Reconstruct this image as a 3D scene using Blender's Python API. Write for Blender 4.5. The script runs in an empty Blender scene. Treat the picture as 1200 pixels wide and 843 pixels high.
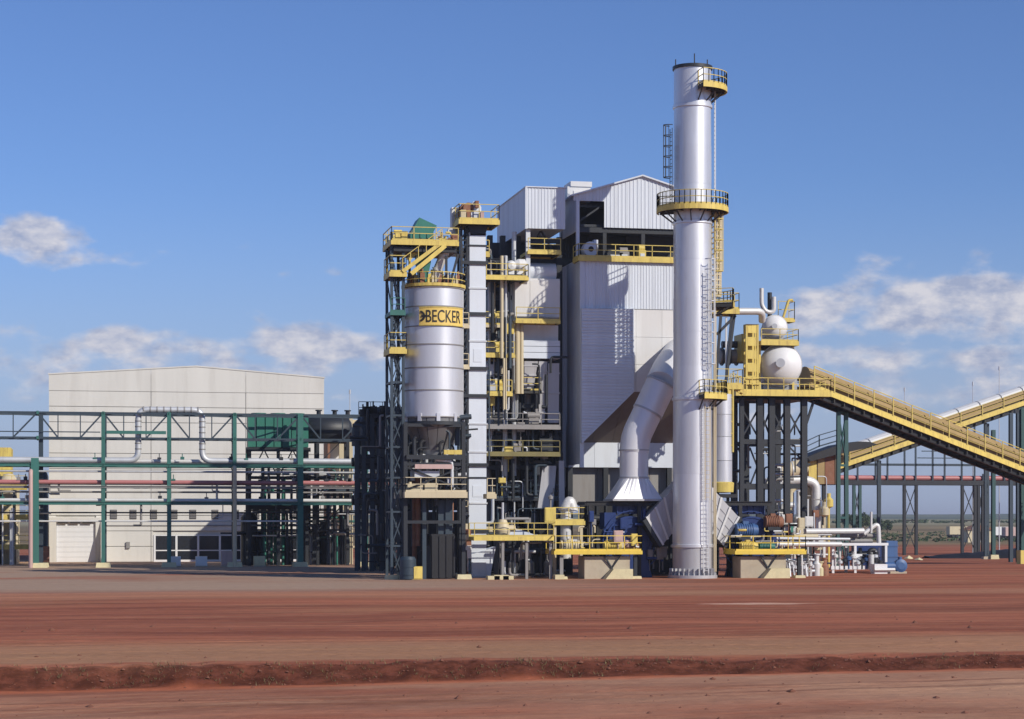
import bpy, math, random
from mathutils import Vector, Matrix, noise
random.seed(11)
S = bpy.context.scene
COL = S.collection
R = math.radians
# ------------------------------------------------------------------ camera, sky, sun, exposure
F_PX, YAW, EYE, HORIZON = 2500.0, math.atan(500/2500), 4.3, 612.0
cam_data = bpy.data.cameras.new('camera')
cam_data.sensor_width = 36.0
cam_data.lens = F_PX/1200*36
cam_data.shift_y = (HORIZON-421.5)/1200
cam_data.clip_start, cam_data.clip_end = 1.0, 20000
cam = bpy.data.objects.new('camera', cam_data)
cam.location = (0, 0, EYE)
cam.rotation_euler = (R(90), 0, -YAW)
COL.objects.link(cam)
S.camera = cam
S.view_settings.view_transform = 'Standard'
S.view_settings.look = 'None'
S.view_settings.exposure = 0.0
S.view_settings.gamma = 1.0
S.cycles.max_bounces = 6
S.cycles.use_denoising = True

SUN = Vector((6.6, -8.0, 6.2)).normalized()          # towards the sun
sd = bpy.data.lights.new('sun', 'SUN')
sd.energy, sd.angle, sd.color = 4.2, R(0.53), (1.0, 0.93, 0.82)
sun = bpy.data.objects.new('sun', sd)
sun.rotation_euler = SUN.to_track_quat('Z', 'Y').to_euler()
COL.objects.link(sun)

world = bpy.data.worlds.new('World')
S.world = world
world.use_nodes = True
wn, wl = world.node_tree.nodes, world.node_tree.links
wn.clear()
def N(tree, kind, **kw):
    n = tree.nodes.new(kind)
    for k, v in kw.items():
        setattr(n, k, v)
    return n
def math_node(tree, op, a, b=None, c=None, clamp=False):
    n = N(tree, 'ShaderNodeMath', operation=op)
    n.use_clamp = clamp
    for i, s in enumerate((a, b, c)):
        if s is None: continue
        if isinstance(s, (int, float)): n.inputs[i].default_value = s
        else: tree.links.new(s, n.inputs[i])
    return n.outputs[0]
def sky_world():
    t = world.node_tree
    M = lambda *a, **k: math_node(t, *a, **k)
    out = N(t, 'ShaderNodeOutputWorld')
    bg = N(t, 'ShaderNodeBackground')
    bg.inputs['Strength'].default_value = 0.10
    sky = N(t, 'ShaderNodeTexSky', sky_type='NISHITA')
    sky.sun_disc = False
    sky.sun_elevation = math.asin(SUN.z)
    sky.sun_rotation = math.atan2(SUN.x, SUN.y)
    sky.altitude = 700
    sky.air_density, sky.dust_density, sky.ozone_density = 1.0, 0.25, 3.5
    tc = N(t, 'ShaderNodeTexCoord')
    nrm = N(t, 'ShaderNodeVectorMath', operation='NORMALIZE')
    t.links.new(tc.outputs['Generated'], nrm.inputs[0])
    sp = N(t, 'ShaderNodeSeparateXYZ')
    t.links.new(nrm.outputs[0], sp.inputs[0])
    az = M('ARCTAN2', sp.outputs['X'], sp.outputs['Y'])
    el = M('ARCSINE', sp.outputs['Z'])
    cb = N(t, 'ShaderNodeCombineXYZ')
    t.links.new(M('MULTIPLY', az, 34.0), cb.inputs[0])
    t.links.new(M('MULTIPLY', el, 62.0), cb.inputs[1])
    def fbm(scale, detail, rough, off):
        n = N(t, 'ShaderNodeTexNoise')
        n.inputs['Scale'].default_value = scale
        n.inputs['Detail'].default_value = detail
        n.inputs['Roughness'].default_value = rough
        mp = N(t, 'ShaderNodeVectorMath', operation='ADD')
        mp.inputs[1].default_value = off
        t.links.new(cb.outputs[0], mp.inputs[0])
        t.links.new(mp.outputs[0], n.inputs['Vector'])
        return n.outputs['Fac']
    n1 = fbm(1.0, 6, 0.52, (3.1, 7.7, 0))
    # cloud banks: (azimuth, elevation, half width, half height, weight) in radians
    banks = []
    for u, v, hw, hh, w in ((30, 287, 80, 27, .70), (115, 308, 75, 17, .50), (290, 291, 26, 13, .33), (394, 318, 22, 13, .30),
                            (335, 320, 30, 10, .16), (165, 404, 105, 22, .55), (365, 404, 110, 27, .70), (60, 405, 90, 26, .42),
                            (1120, 352, 200, 34, .80), (970, 368, 90, 26, .5), (1020, 420, 120, 26, .50), (1150, 430, 110, 26, .46),
                            (860, 335, 70, 26, .22), (1020, 460, 280, 44, .44), (180, 440, 340, 40, .42), (1130, 372, 230, 36, .62)):
        banks.append((YAW+math.atan((u-600)/F_PX), math.atan((HORIZON-v)/F_PX), hw/F_PX, hh/F_PX, w))
    k = 0
    for i in range(40):                                   # the same broken cloud field carries on all round the horizon
        a = YAW+0.33+i*(2*math.pi-0.66)/40
        a = (a+math.pi) % (2*math.pi)-math.pi
        banks.append((a+random.uniform(-.05, .05), random.uniform(.05, .13), random.uniform(.04, .09), random.uniform(.008, .018), random.uniform(.3, .62)))
    cov = None
    for a, e, hw, hh, w in banks:
        dx = M('DIVIDE', M('SUBTRACT', az, a), hw)
        dy = M('DIVIDE', M('SUBTRACT', el, e), hh)
        r2 = M('ADD', M('MULTIPLY', dx, dx), M('MULTIPLY', dy, dy))
        g = M('MULTIPLY', M('EXPONENT', M('MULTIPLY', r2, -0.9)), w*1.05+.11)
        cov = g if cov is None else M('MAXIMUM', cov, g)
    dens = M('SUBTRACT', M('ADD', M('MULTIPLY', n1, 1.5), cov), 1.12)
    mask = N(t, 'ShaderNodeMapRange')
    mask.interpolation_type = 'SMOOTHSTEP'
    t.links.new(dens, mask.inputs['Value'])
    mask.inputs['From Min'].default_value = -0.06
    mask.inputs['From Max'].default_value = 0.34
    mask.inputs['To Max'].default_value = 0.9
    n2 = fbm(1.9, 5, 0.6, (1.3, 20.4, 0))
    ramp = N(t, 'ShaderNodeValToRGB')
    ramp.color_ramp.elements[0].position = 0.35
    ramp.color_ramp.elements[0].color = (3.6, 4.1, 5.7, 1)
    ramp.color_ramp.elements[1].position = 0.64
    ramp.color_ramp.elements[1].color = (7.2, 7.0, 7.4, 1)
    t.links.new(n2, ramp.inputs['Fac'])
    mix = N(t, 'ShaderNodeMix', data_type='RGBA')
    t.links.new(mask.outputs[0], mix.inputs['Factor'])
    tint = N(t, 'ShaderNodeVectorMath', operation='MULTIPLY')
    tint.inputs[1].default_value = (0.68, 0.79, 1.09)
    t.links.new(sky.outputs[0], tint.inputs[0])
    low = N(t, 'ShaderNodeMapRange')                      # pale lavender air along the whole horizon
    low.interpolation_type = 'SMOOTHSTEP'
    t.links.new(el, low.inputs['Value'])
    low.inputs['From Min'].default_value = R(9.5)
    low.inputs['From Max'].default_value = R(-0.5)
    low.inputs['To Max'].default_value = 0.92
    air = N(t, 'ShaderNodeMix', data_type='RGBA')
    t.links.new(low.outputs[0], air.inputs['Factor'])
    t.links.new(tint.outputs[0], air.inputs['A'])
    air.inputs['B'].default_value = (3.5, 4.2, 5.95, 1)
    t.links.new(air.outputs['Result'], mix.inputs['A'])
    t.links.new(ramp.outputs[0], mix.inputs['B'])
    t.links.new(mix.outputs['Result'], bg.inputs['Color'])
    t.links.new(bg.outputs[0], out.inputs['Surface'])
sky_world()

# ------------------------------------------------------------------ placing helpers: photo pixel + depth plane -> place
CA, SA = math.cos(YAW), math.sin(YAW)
def X(u, Y):
    t = (u-600)/F_PX
    return Y*(CA*t+SA)/(CA-SA*t)
def Z(v, Y, u=600):
    t = (u-600)/F_PX
    return EYE+(HORIZON-v)/F_PX*Y/(CA-SA*t)
def P(u, v, Y):
    return Vector((X(u, Y), Y, Z(v, Y, u)))
def PX(u, Y):                                             # metres per photo pixel there
    t = (u-600)/F_PX
    return Y/(CA-SA*t)/F_PX

# ------------------------------------------------------------------ materials
MATS = {}
def mat(name, col, rough=0.6, metal=0.0, vary=0.16, scale=0.7, streak=False, bump=0.0, grime=0.0, grime_col=(0.11, 0.06, 0.04)):
    m = bpy.data.materials.new(name)
    m.use_nodes = True
    t = m.node_tree
    b = t.nodes['Principled BSDF']
    b.inputs['Roughness'].default_value = rough
    b.inputs['Metallic'].default_value = metal
    geo = N(t, 'ShaderNodeNewGeometry')
    mp = N(t, 'ShaderNodeMapping')
    mp.inputs['Scale'].default_value = (1, 1, 0.12) if streak else (1, 1, 1)
    t.links.new(geo.outputs['Position'], mp.inputs['Vector'])
    nz = N(t, 'ShaderNodeTexNoise')
    nz.inputs['Scale'].default_value = scale
    nz.inputs['Detail'].default_value = 6
    nz.inputs['Roughness'].default_value = 0.65
    t.links.new(mp.outputs[0], nz.inputs['Vector'])
    oi = N(t, 'ShaderNodeObjectInfo')
    tone = math_node(t, 'ADD', math_node(t, 'MULTIPLY', math_node(t, 'SUBTRACT', nz.outputs['Fac'], 0.5), vary*2.4),
                     math_node(t, 'MULTIPLY', math_node(t, 'SUBTRACT', oi.outputs['Random'], 0.5), vary*0.5))
    val = math_node(t, 'ADD', tone, 1.0)
    mul = N(t, 'ShaderNodeVectorMath', operation='SCALE')
    mul.inputs[0].default_value = col
    t.links.new(val, mul.inputs['Scale'])
    colour = mul.outputs[0]
    if grime > 0:
        nz2 = N(t, 'ShaderNodeTexNoise')
        nz2.inputs['Scale'].default_value = scale*2.3
        nz2.inputs['Detail'].default_value = 8
        nz2.inputs['Roughness'].default_value = 0.7
        t.links.new(mp.outputs[0], nz2.inputs['Vector'])
        mr = N(t, 'ShaderNodeMapRange')
        mr.inputs['From Min'].default_value = 0.5
        mr.inputs['From Max'].default_value = 0.78
        mr.inputs['To Max'].default_value = grime
        t.links.new(nz2.outputs['Fac'], mr.inputs['Value'])
        mx = N(t, 'ShaderNodeMix', data_type='RGBA')
        mx.inputs['B'].default_value = (*grime_col, 1)
        t.links.new(mr.outputs[0], mx.inputs['Factor'])
        t.links.new(colour, mx.inputs['A'])
        colour = mx.outputs['Result']
    t.links.new(colour, b.inputs['Base Color'])
    if metal > 0.2:
        t.links.new(math_node(t, 'ADD', math_node(t, 'MULTIPLY', nz.outputs['Fac'], 0.24), rough-0.12), b.inputs['Roughness'])
    if bump > 0:
        bp = N(t, 'ShaderNodeBump')
        bp.inputs['Strength'].default_value = bump
        bp.inputs['Distance'].default_value = 0.05
        t.links.new(nz.outputs['Fac'], bp.inputs['Height'])
        t.links.new(bp.outputs[0], b.inputs['Normal'])
    MATS[name] = m
    return m
mat('aluminium', (0.70, 0.71, 0.73), 0.40, 0.55, 0.14, 0.6, True, 0.18, 0.4, (0.36, 0.33, 0.30))
mat('silo_metal', (0.69, 0.70, 0.725), 0.40, 0.50, 0.12, 0.6, True, 0.08, 0.2, (0.40, 0.38, 0.36))
mat('galvanised', (0.56, 0.58, 0.60), 0.5, 0.35, 0.14, 0.9, True, 0, 0.2, (0.3, 0.28, 0.26))
mat('white_sheet', (0.63, 0.68, 0.745), 0.5, 0.0, 0.13, 0.5, True, 0.06, 0.3, (0.42, 0.41, 0.40))
mat('bright_yellow', (0.78, 0.57, 0.08), 0.45, 0.0, 0.12, 1.4, True, 0, 0.25, (0.3, 0.17, 0.06))
mat('duct_silver', (0.74, 0.745, 0.76), 0.45, 0.25, 0.08, 0.6, True, 0, 0.2, (0.42, 0.40, 0.38))
mat('teal_dark', (0.028, 0.085, 0.08), 0.5, 0.0, 0.2, 1.0, True, 0, 0.3, (0.06, 0.05, 0.04))
mat('cone_plate', (0.17, 0.17, 0.175), 0.5, 0.4, 0.25, 1.0, True, 0, 0.4, (0.2, 0.15, 0.12))
mat('shaded_yellow', (0.20, 0.17, 0.06), 0.55, 0.0, 0.2, 1.2, True, 0, 0.5, (0.12, 0.08, 0.05))  # yellow gallery steel darkened to olive, shade put into the colour
mat('pink_paint', (0.52, 0.36, 0.33), 0.6, 0.0, 0.2, 1.0, True, 0, 0.3)
mat('white_pipe', (0.66, 0.66, 0.64), 0.45, 0.2, 0.12, 1.2, False, 0, 0.15, (0.4, 0.34, 0.28))
mat('beige_sheet', (0.665, 0.665, 0.655), 0.6, 0.0, 0.10, 0.5, True, 0, 0.2, (0.36, 0.3, 0.24))
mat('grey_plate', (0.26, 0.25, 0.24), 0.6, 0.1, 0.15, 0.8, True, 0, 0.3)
mat('shaded_plate', (0.23, 0.19, 0.165), 0.65, 0.0, 0.12, 0.8, False, 0, 0.2)  # white cladding browned: shade and red ground bounce put into the colour
mat('duct_plate', (0.45, 0.45, 0.46), 0.5, 0.3, 0.12, 0.7, True, 0, 0.25)
mat('yellow_paint', (0.67, 0.52, 0.125), 0.55, 0.0, 0.26, 1.6, True, 0, 0.8, (0.24, 0.13, 0.06))
mat('rail_yellow', (0.60, 0.47, 0.12), 0.5, 0.0, 0.14, 1.4, False, 0, 0.3, (0.28, 0.17, 0.07))
mat('cream_paint', (0.58, 0.50, 0.33), 0.55, 0.0, 0.14, 1.2, True, 0, 0.3, (0.3, 0.2, 0.12))
mat('dark_steel', (0.022, 0.026, 0.032), 0.5, 0.1, 0.3, 1.0, True, 0, 0.25, (0.05, 0.04, 0.035))
mat('blue_steel', (0.035, 0.055, 0.075), 0.5, 0.1, 0.25, 1.0, True, 0, 0.25, (0.06, 0.05, 0.04))
mat('grating', (0.045, 0.045, 0.042), 0.7, 0.2, 0.2, 2.0)
mat('green_steel', (0.036, 0.15, 0.125), 0.5, 0.0, 0.18, 1.0, True, 0, 0.25, (0.12, 0.10, 0.07))
mat('green_cover', (0.03, 0.17, 0.125), 0.45, 0.0, 0.2, 0.8, True, 0, 0.2, (0.05, 0.07, 0.05))
mat('red_pipe', (0.44, 0.165, 0.16), 0.45, 0.0, 0.18, 0.8, False, 0, 0.3, (0.4, 0.22, 0.2))
mat('concrete_panel', (0.645, 0.63, 0.58), 0.85, 0.0, 0.12, 0.45, True, 0.1, 0.3, (0.34, 0.31, 0.26))
mat('concrete', (0.44, 0.38, 0.28), 0.85, 0.0, 0.18, 1.0, False, 0.2, 0.3, (0.30, 0.19, 0.12))
mat('footing_cream', (0.62, 0.56, 0.34), 0.8, 0.0, 0.2, 1.8, False, 0.2, 0.4, (0.36, 0.2, 0.12))
mat('blue_paint', (0.012, 0.036, 0.15), 0.4, 0.0, 0.2, 1.0, True, 0, 0.25, (0.03, 0.04, 0.08))
mat('blue_light', (0.045, 0.11, 0.26), 0.5, 0.0, 0.16, 1.0, True, 0, 0.25, (0.2, 0.2, 0.22))
mat('rust', (0.26, 0.115, 0.065), 0.8, 0.0, 0.3, 1.2, False, 0, 0.4, (0.35, 0.26, 0.2))
mat('black', (0.012, 0.012, 0.014), 0.55, 0.0, 0.3)
mat('dark_glass', (0.02, 0.022, 0.026), 0.12, 0.0, 0.2)
mat('white_paint', (0.74, 0.745, 0.745), 0.45, 0.0, 0.06, 0.8, True, 0, 0.15, (0.5, 0.46, 0.42))
mat('sign_yellow', (0.76, 0.55, 0.14), 0.5, 0.0, 0.06, 1.0)
mat('print_black', (0.02, 0.018, 0.015), 0.6, 0.0, 0.1)
mat('foliage', (0.055, 0.085, 0.035), 0.8, 0.0, 0.5, 0.6)
mat('bark', (0.12, 0.09, 0.06), 0.9)
mat('dry_grass', (0.20, 0.16, 0.075), 0.9, 0.0, 0.4, 2.0)
mat('soil_lump', (0.19, 0.075, 0.045), 0.95, 0.0, 0.4, 2.0)

# ------------------------------------------------------------------ mesh builder
ORG = {}
class MB:
    def __init__(s):
        s.v, s.f, s.sm = [], [], []
    def add(s, vs, fs, smooth=False):
        o = len(s.v)
        s.v += [tuple(v) for v in vs]
        for f in fs:
            s.f.append([i+o for i in f])
            s.sm.append(smooth)
        return s
    def box(s, x0, x1, y0, y1, z0, z1):
        return s.add([(x0, y0, z0), (x1, y0, z0), (x1, y1, z0), (x0, y1, z0), (x0, y0, z1), (x1, y0, z1), (x1, y1, z1), (x0, y1, z1)],
                     [(3, 2, 1, 0), (4, 5, 6, 7), (0, 1, 5, 4), (1, 2, 6, 5), (2, 3, 7, 6), (3, 0, 4, 7)])
    def bar(s, p, q, w, h=None, up=(0, 0, 1)):
        p, q = Vector(p), Vector(q)
        h = h or w
        d = (q-p).normalized()
        u = Vector(up)
        if abs(d.dot(u)) > 0.98: u = Vector((0, 1, 0))
        a = d.cross(u).normalized()
        b = a.cross(d)
        c = [-a*w/2-b*h/2, a*w/2-b*h/2, a*w/2+b*h/2, -a*w/2+b*h/2]
        return s.add([p+k for k in c]+[q+k for k in c], [(3, 2, 1, 0), (4, 5, 6, 7), (0, 1, 5, 4), (1, 2, 6, 5), (2, 3, 7, 6), (3, 0, 4, 7)])
    def ibeam(s, p, q, w, h=None, up=(0, 1, 0), t=0.045):
        p, q = Vector(p), Vector(q)
        h = h or w
        d = (q-p).normalized()
        u = Vector(up)
        if abs(d.dot(u)) > 0.98: u = Vector((1, 0, 0))
        a = d.cross(u).normalized()
        b = a.cross(d)
        for o in (-1, 1):
            s.bar(p+b*o*(h/2-t/2), q+b*o*(h/2-t/2), w, t, b)
        return s.bar(p, q, t, h-2*t, b)
    def tube(s, p, q, r, n=10, r2=None, caps=True):
        p, q = Vector(p), Vector(q)
        r2 = r if r2 is None else r2
        d = (q-p).normalized()
        u = Vector((0, 0, 1)) if abs(d.z) < 0.9 else Vector((0, 1, 0))
        a = d.cross(u).normalized(); b = a.cross(d)
        ring = [a*math.cos(2*math.pi*i/n)+b*math.sin(2*math.pi*i/n) for i in range(n)]
        s.add([p+k*r for k in ring]+[q+k*r2 for k in ring], [(i, (i+1) % n, n+(i+1) % n, n+i) for i in range(n)], True)
        if caps:
            s.add([p+k*r for k in ring], [list(range(n))[::-1]])
            s.add([q+k*r2 for k in ring], [list(range(n))])
        return s
    def path(s, pts, r, n=12, bend=0.0, seg=5):
        pts = [Vector(p) for p in pts]
        if bend:
            out = [pts[0]]
            for i in range(1, len(pts)-1):
                p, c, q = pts[i-1], pts[i], pts[i+1]
                k = min(bend, (c-p).length*0.48, (q-c).length*0.48)
                a = c+(p-c).normalized()*k; b = c+(q-c).normalized()*k
                for j in range(seg+1):
                    w = j/seg
                    out.append(a*(1-w)**2+c*2*w*(1-w)+b*w*w)
            pts = out+[pts[-1]]
        prev = None
        rings = []
        for i, p in enumerate(pts):
            d = ((pts[i+1]-p).normalized() if i < len(pts)-1 else Vector((0, 0, 0)))+((p-pts[i-1]).normalized() if i else Vector((0, 0, 0)))
            d.normalize()
            if prev is None:
                u = Vector((0, 0, 1)) if abs(d.z) < 0.9 else Vector((0, 1, 0))
                a = d.cross(u).normalized()
            else:
                a = (prev-d*prev.dot(d)).normalized()
            prev = a
            b = a.cross(d)
            rr = r[i] if isinstance(r, (list, tuple)) else r
            rings.append([p+(a*math.cos(2*math.pi*j/n)+b*math.sin(2*math.pi*j/n))*rr for j in range(n)])
        vs = [v for g in rings for v in g]
        fs = [(k*n+i, k*n+(i+1) % n, (k+1)*n+(i+1) % n, (k+1)*n+i) for k in range(len(rings)-1) for i in range(n)]
        s.add(vs, fs, True)
        s.add(rings[0], [list(range(n))[::-1]]); s.add(rings[-1], [list(range(n))])
        return s
    def lathe(s, c, prof, n=24, a0=0.0, a1=2*math.pi, smooth=True, axis='Z', flat=True):
        full = abs(a1-a0-2*math.pi) < 1e-6
        m = n if full else n+1
        c = Vector(c)
        def pt(r, z, a):
            x, y = r*math.cos(a), r*math.sin(a)
            return c+(Vector((x, y, z)) if axis == 'Z' else Vector((x, z, y)) if axis == 'Y' else Vector((z, x, y)))
        if flat:                                            # separate strips: creases between profile pieces
            for k in range(len(prof)-1):
                (r0, z0), (r1, z1) = prof[k], prof[k+1]
                vs = [pt(r0, z0, a0+(a1-a0)*i/n) for i in range(m)]+[pt(r1, z1, a0+(a1-a0)*i/n) for i in range(m)]
                s.add(vs, [(i, (i+1) % m, m+(i+1) % m, m+i) for i in range(n)], smooth)
        else:
            vs = [pt(r, z, a0+(a1-a0)*i/n) for r, z in prof for i in range(m)]
            s.add(vs, [(k*m+i, k*m+(i+1) % m, (k+1)*m+(i+1) % m, (k+1)*m+i) for k in range(len(prof)-1) for i in range(n)], smooth)
        return s
    def prism(s, pts, ext):
        pts = [Vector(p) for p in pts]; ext = Vector(ext); n = len(pts)
        s.add(pts+[p+ext for p in pts], [list(range(n))[::-1], [n+i for i in range(n)]]+[(i, (i+1) % n, n+(i+1) % n, n+i) for i in range(n)])
        return s
    def build(s, name, m, parent=None):
        org = ORG[parent.name] if parent is not None else Vector((0, 0, 0))
        me = bpy.data.meshes.new(name)
        me.from_pydata([(v[0]-org.x, v[1]-org.y, v[2]-org.z) for v in s.v], [], s.f)
        me.polygons.foreach_set('use_smooth', s.sm)
        me.materials.append(MATS[m] if isinstance(m, str) else m)
        me.update()
        o = bpy.data.objects.new(name, me)
        COL.objects.link(o)
        if parent is not None: o.parent = parent
        ORG[o.name] = org
        return o
class PB:
    """builds every bar as an object of its own"""
    def __init__(s, parent, name, m): s.a = (name, m, parent)
    def bar(s, *a, **k): MB().bar(*a, **k).build(*s.a); return s
    def ibeam(s, *a, **k): MB().ibeam(*a, **k).build(*s.a); return s
def tag(o, label, cat, group=None, kind=None):
    if label: o['label'] = label
    if cat: o['category'] = cat
    if group: o['group'] = group
    if kind: o['kind'] = kind
    return o
def thing(name, label, cat, loc, group=None):
    o = bpy.data.objects.new(name, None)
    o.empty_display_size = 0.5
    o.location = loc
    COL.objects.link(o)
    ORG[o.name] = Vector(loc)
    return tag(o, label, cat, group)
def single(mb, name, m, label, cat, loc, group=None):      # a thing that is one mesh, origin at its base
    me = mb.build(name, m)
    for v in me.data.vertices: v.co -= Vector(loc)
    me.location = loc
    ORG[me.name] = Vector(loc)
    return tag(me, label, cat, group)
def again(o, off, parent):                                  # a copy of one part, shifted
    c = o.copy(); COL.objects.link(c); c.parent = parent
    c.location = Vector(o.location)+Vector(off)
    ORG[c.name] = ORG[o.name]
    return c
def copy_tree(o, loc=None, label=None, parent=None):
    c = o.copy(); COL.objects.link(c)
    if parent is not None: c.parent = parent
    if loc is not None: c.location = loc
    if label: c['label'] = label
    ORG[c.name] = Vector(loc) if loc is not None else ORG[o.name]
    for ch in list(o.children): copy_tree(ch, None, None, c)
    return c

# railings, platforms, ladders, cladding
def rail(mb, pts, h=1.05, step=1.5, t=0.055, mids=(0.55,), closed=False):
    pts = [Vector(p) for p in pts]
    if closed: pts.append(pts[0])
    for p, q in zip(pts, pts[1:]):
        L = (q-p).length
        k = max(1, round(L/step))
        for i in range(k+1):
            b = p.lerp(q, i/k)
            mb.bar(b, b+Vector((0, 0, h)), t)
        for f in (1.0,)+tuple(mids):
            mb.bar(p+Vector((0, 0, h*f)), q+Vector((0, 0, h*f)), t)
        mb.bar(p+Vector((0, 0, 0.09)), q+Vector((0, 0, 0.09)), 0.02, 0.15)
    return mb
def platform(parent, x0, x1, y0, y1, z, sides='FLR', edge=0.30, m='yellow_paint', h=1.05, rm='rail_yellow', step=1.5, name='platform'):
    d = MB().box(x0+.02, x1-.02, y0+.02, y1-.02, z-0.06, z)
    nx = max(1, int((x1-x0)/1.6))
    for i in range(nx+1):
        x = x0+.1+(x1-x0-.2)*i/nx
        d.box(x-.04, x+.04, y0+.05, y1-.05, z-edge+.03, z-0.062)
    p = d.build(name, 'grating', parent)
    e = MB()
    e.box(x0, x1, y0-.05, y0, z-edge, z+.03).box(x0, x1, y1, y1+.05, z-edge, z+.03)
    e.box(x0-.05, x0, y0-.05, y1+.05, z-edge, z+.03).box(x1, x1+.05, y0-.05, y1+.05, z-edge, z+.03)
    e.build('edge_beam', m, p)
    r = MB()
    c = {'F': ((x0, y0, z), (x1, y0, z)), 'B': ((x0, y1, z), (x1, y1, z)), 'L': ((x0, y0, z), (x0, y1, z)), 'R': ((x1, y0, z), (x1, y1, z))}
    for s_ in sides: rail(r, c[s_], h, step)
    if r.v: r.build('railing', rm, p)
    return p
def ring_platform(parent, cx, cy, z, r0, r1, a0, a1, n=20, edge=0.34):
    a0, a1 = R(a0), R(a1)
    d = MB().lathe((cx, cy, z), [(r0, -.06), (r1-.02, -.06), (r1-.02, 0), (r0, 0)], n, a0, a1, False)
    for i in range(0, n+1, 3):
        a = a0+(a1-a0)*i/n
        c, s_ = math.cos(a), math.sin(a)
        d.bar((cx+c*r0, cy+s_*r0, z-.2), (cx+c*(r1-.05), cy+s_*(r1-.05), z-.2), .08, .24)
        d.bar((cx+c*(r0+.02), cy+s_*(r0+.02), z-1.1), (cx+c*(r1-.2), cy+s_*(r1-.2), z-.3), .08)
    p = d.build('platform', 'grating', parent)
    MB().lathe((cx, cy, z), [(r1, -edge), (r1+.05, -edge), (r1+.05, .04), (r1, .04), (r1, -edge)], n, a0, a1, False).build('edge_beam', 'yellow_paint', p)
    pts = [(cx+r1*math.cos(a0+(a1-a0)*i/n), cy+r1*math.sin(a0+(a1-a0)*i/n), z) for i in range(n+1)]
    if a1-a0 < 6.2:
        pts = [(cx+r0*math.cos(a0), cy+r0*math.sin(a0), z)]+pts+[(cx+r0*math.cos(a1), cy+r0*math.sin(a1), z)]
    rail(MB(), pts, 1.1, 1.2).build('railing', 'rail_yellow', p)
    return p
def ladder(parent, x, y, z0, z1, ang, m='rail_yellow', cage=True, w=0.5, name='ladder', t=0.05):
    """vertical ladder; ang is the way it faces"""
    mb = MB()
    o = Vector((math.cos(ang), math.sin(ang), 0)); a = Vector((-o.y, o.x, 0))
    b = Vector((x, y, 0))
    up = Vector((0, 0, 1))
    for k in (-1, 1): mb.bar(b+a*k*w/2+up*z0, b+a*k*w/2+up*z1, t)
    for i in range(int((z1-z0)/0.34)):
        z = z0+.2+i*.34
        mb.bar(b-a*w/2+up*z, b+a*w/2+up*z, t*.7)
    if cage:
        hoop = [b+a*(math.cos(q)*.37)+o*(math.sin(q)*.62) for q in [math.pi*i/6 for i in range(7)]]
        z = z0+2.2
        zs = []
        while z < z1+.9: zs.append(z); z += 0.8
        for z in zs:
            for p, q in zip(hoop, hoop[1:]): mb.bar(p+up*z, q+up*z, .02, .07)
        if zs:
            for p in hoop[1:-1]: mb.bar(p+up*zs[0], p+up*zs[-1], .04, .02)
    return mb.build(name, m, parent)
def ribbed(x0, x1, z0, z1, y, pitch=0.30, depth=0.05, thick=0.04, ztop=None):
    """trapezoid profiled sheet facing -Y; ztop(x) gives a sloping upper edge"""
    mb = MB()
    xs = []
    n = max(1, round((x1-x0)/pitch))
    p = (x1-x0)/n
    for i in range(n):
        b = x0+i*p
        xs += [(b, 0), (b+p*.55, 0), (b+p*.65, depth), (b+p*.9, depth)]
    xs.append((x1, 0))
    top = ztop or (lambda x: z1)
    front = [(x, y-d, z0) for x, d in xs]+[(x, y-d, top(x)) for x, d in xs]
    back = [(x, y+thick, z) for x, _, z in front]
    m = len(xs)
    mb.add(front, [(i, i+1, m+i+1, m+i) for i in range(m-1)])
    mb.add([(x0, y+thick, z0), (x1, y+thick, z0), (x1, y+thick, top(x1)), (x0, y+thick, top(x0))], [(1, 0, 3, 2)])
    for k in (0, m):
        o = front[k:k+m]; bk = back[k:k+m]
        mb.add(o+bk, [((i+1, i, m+i, m+i+1) if k == 0 else (i, i+1, m+i+1, m+i)) for i in range(m-1)])
    for k in (0, m-1):
        mb.add([front[k], front[m+k], back[m+k], back[k]], [(0, 1, 2, 3) if k == 0 else (3, 2, 1, 0)])
    return mb
def cladding(parent, x0, x1, z0, z1, y, m='white_sheet', sheet=1.0, pitch=0.30, name='cladding_sheet', ztop=None, depth=0.05):
    n = max(1, round((x1-x0)/sheet))
    w = (x1-x0)/n
    first = None
    for i in range(n):
        dy = 0.004*(i % 2)+random.uniform(0, .002)
        if ztop is None and first is not None:
            again(first, (i*w, dy, 0), parent)
        else:
            first = ribbed(x0+i*w+.006, x0+(i+1)*w-.006, z0, z1, y+dy, pitch, depth, ztop=ztop).build(name, m, parent)
def courses(parent, x0, x1, z0, z1, y, h=1.0, m='white_sheet', pitch=0.33, depth=0.06, xr=None, name='siding_course'):
    """horizontally ribbed siding: every course of sheet is a piece; xr(z) -> x range at that height"""
    n = max(1, round((z1-z0)/h)); dz = (z1-z0)/n
    for i in range(n):
        a, b = z0+i*dz+.006, z0+(i+1)*dz-.006
        mb = MB()
        k = max(1, round(dz/pitch)); p = (b-a)/k
        prof = []
        for j in range(k):
            c = a+j*p
            prof += [(c, 0), (c+p*.6, 0), (c+p*.7, depth), (c+p*.92, depth)]
        prof.append((b, 0))
        L = xr or (lambda z: (x0, x1))
        vs = []
        for z, d in prof:
            xa, xb = L(z); vs += [(xa, y-d, z), (xb, y-d, z)]
        mb.add(vs, [(2*j, 2*j+1, 2*j+3, 2*j+2) for j in range(len(prof)-1)])
        xa, xb = L(a); xc, xd = L(b)
        mb.add([(xa, y+.04, a), (xb, y+.04, a), (xd, y+.04, b), (xc, y+.04, b)], [(1, 0, 3, 2)])
        mb.add([(xa, y, a), (xb, y, a), (xb, y+.04, a), (xa, y+.04, a)], [(3, 2, 1, 0)])
        mb.build(name, m, parent)
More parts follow.
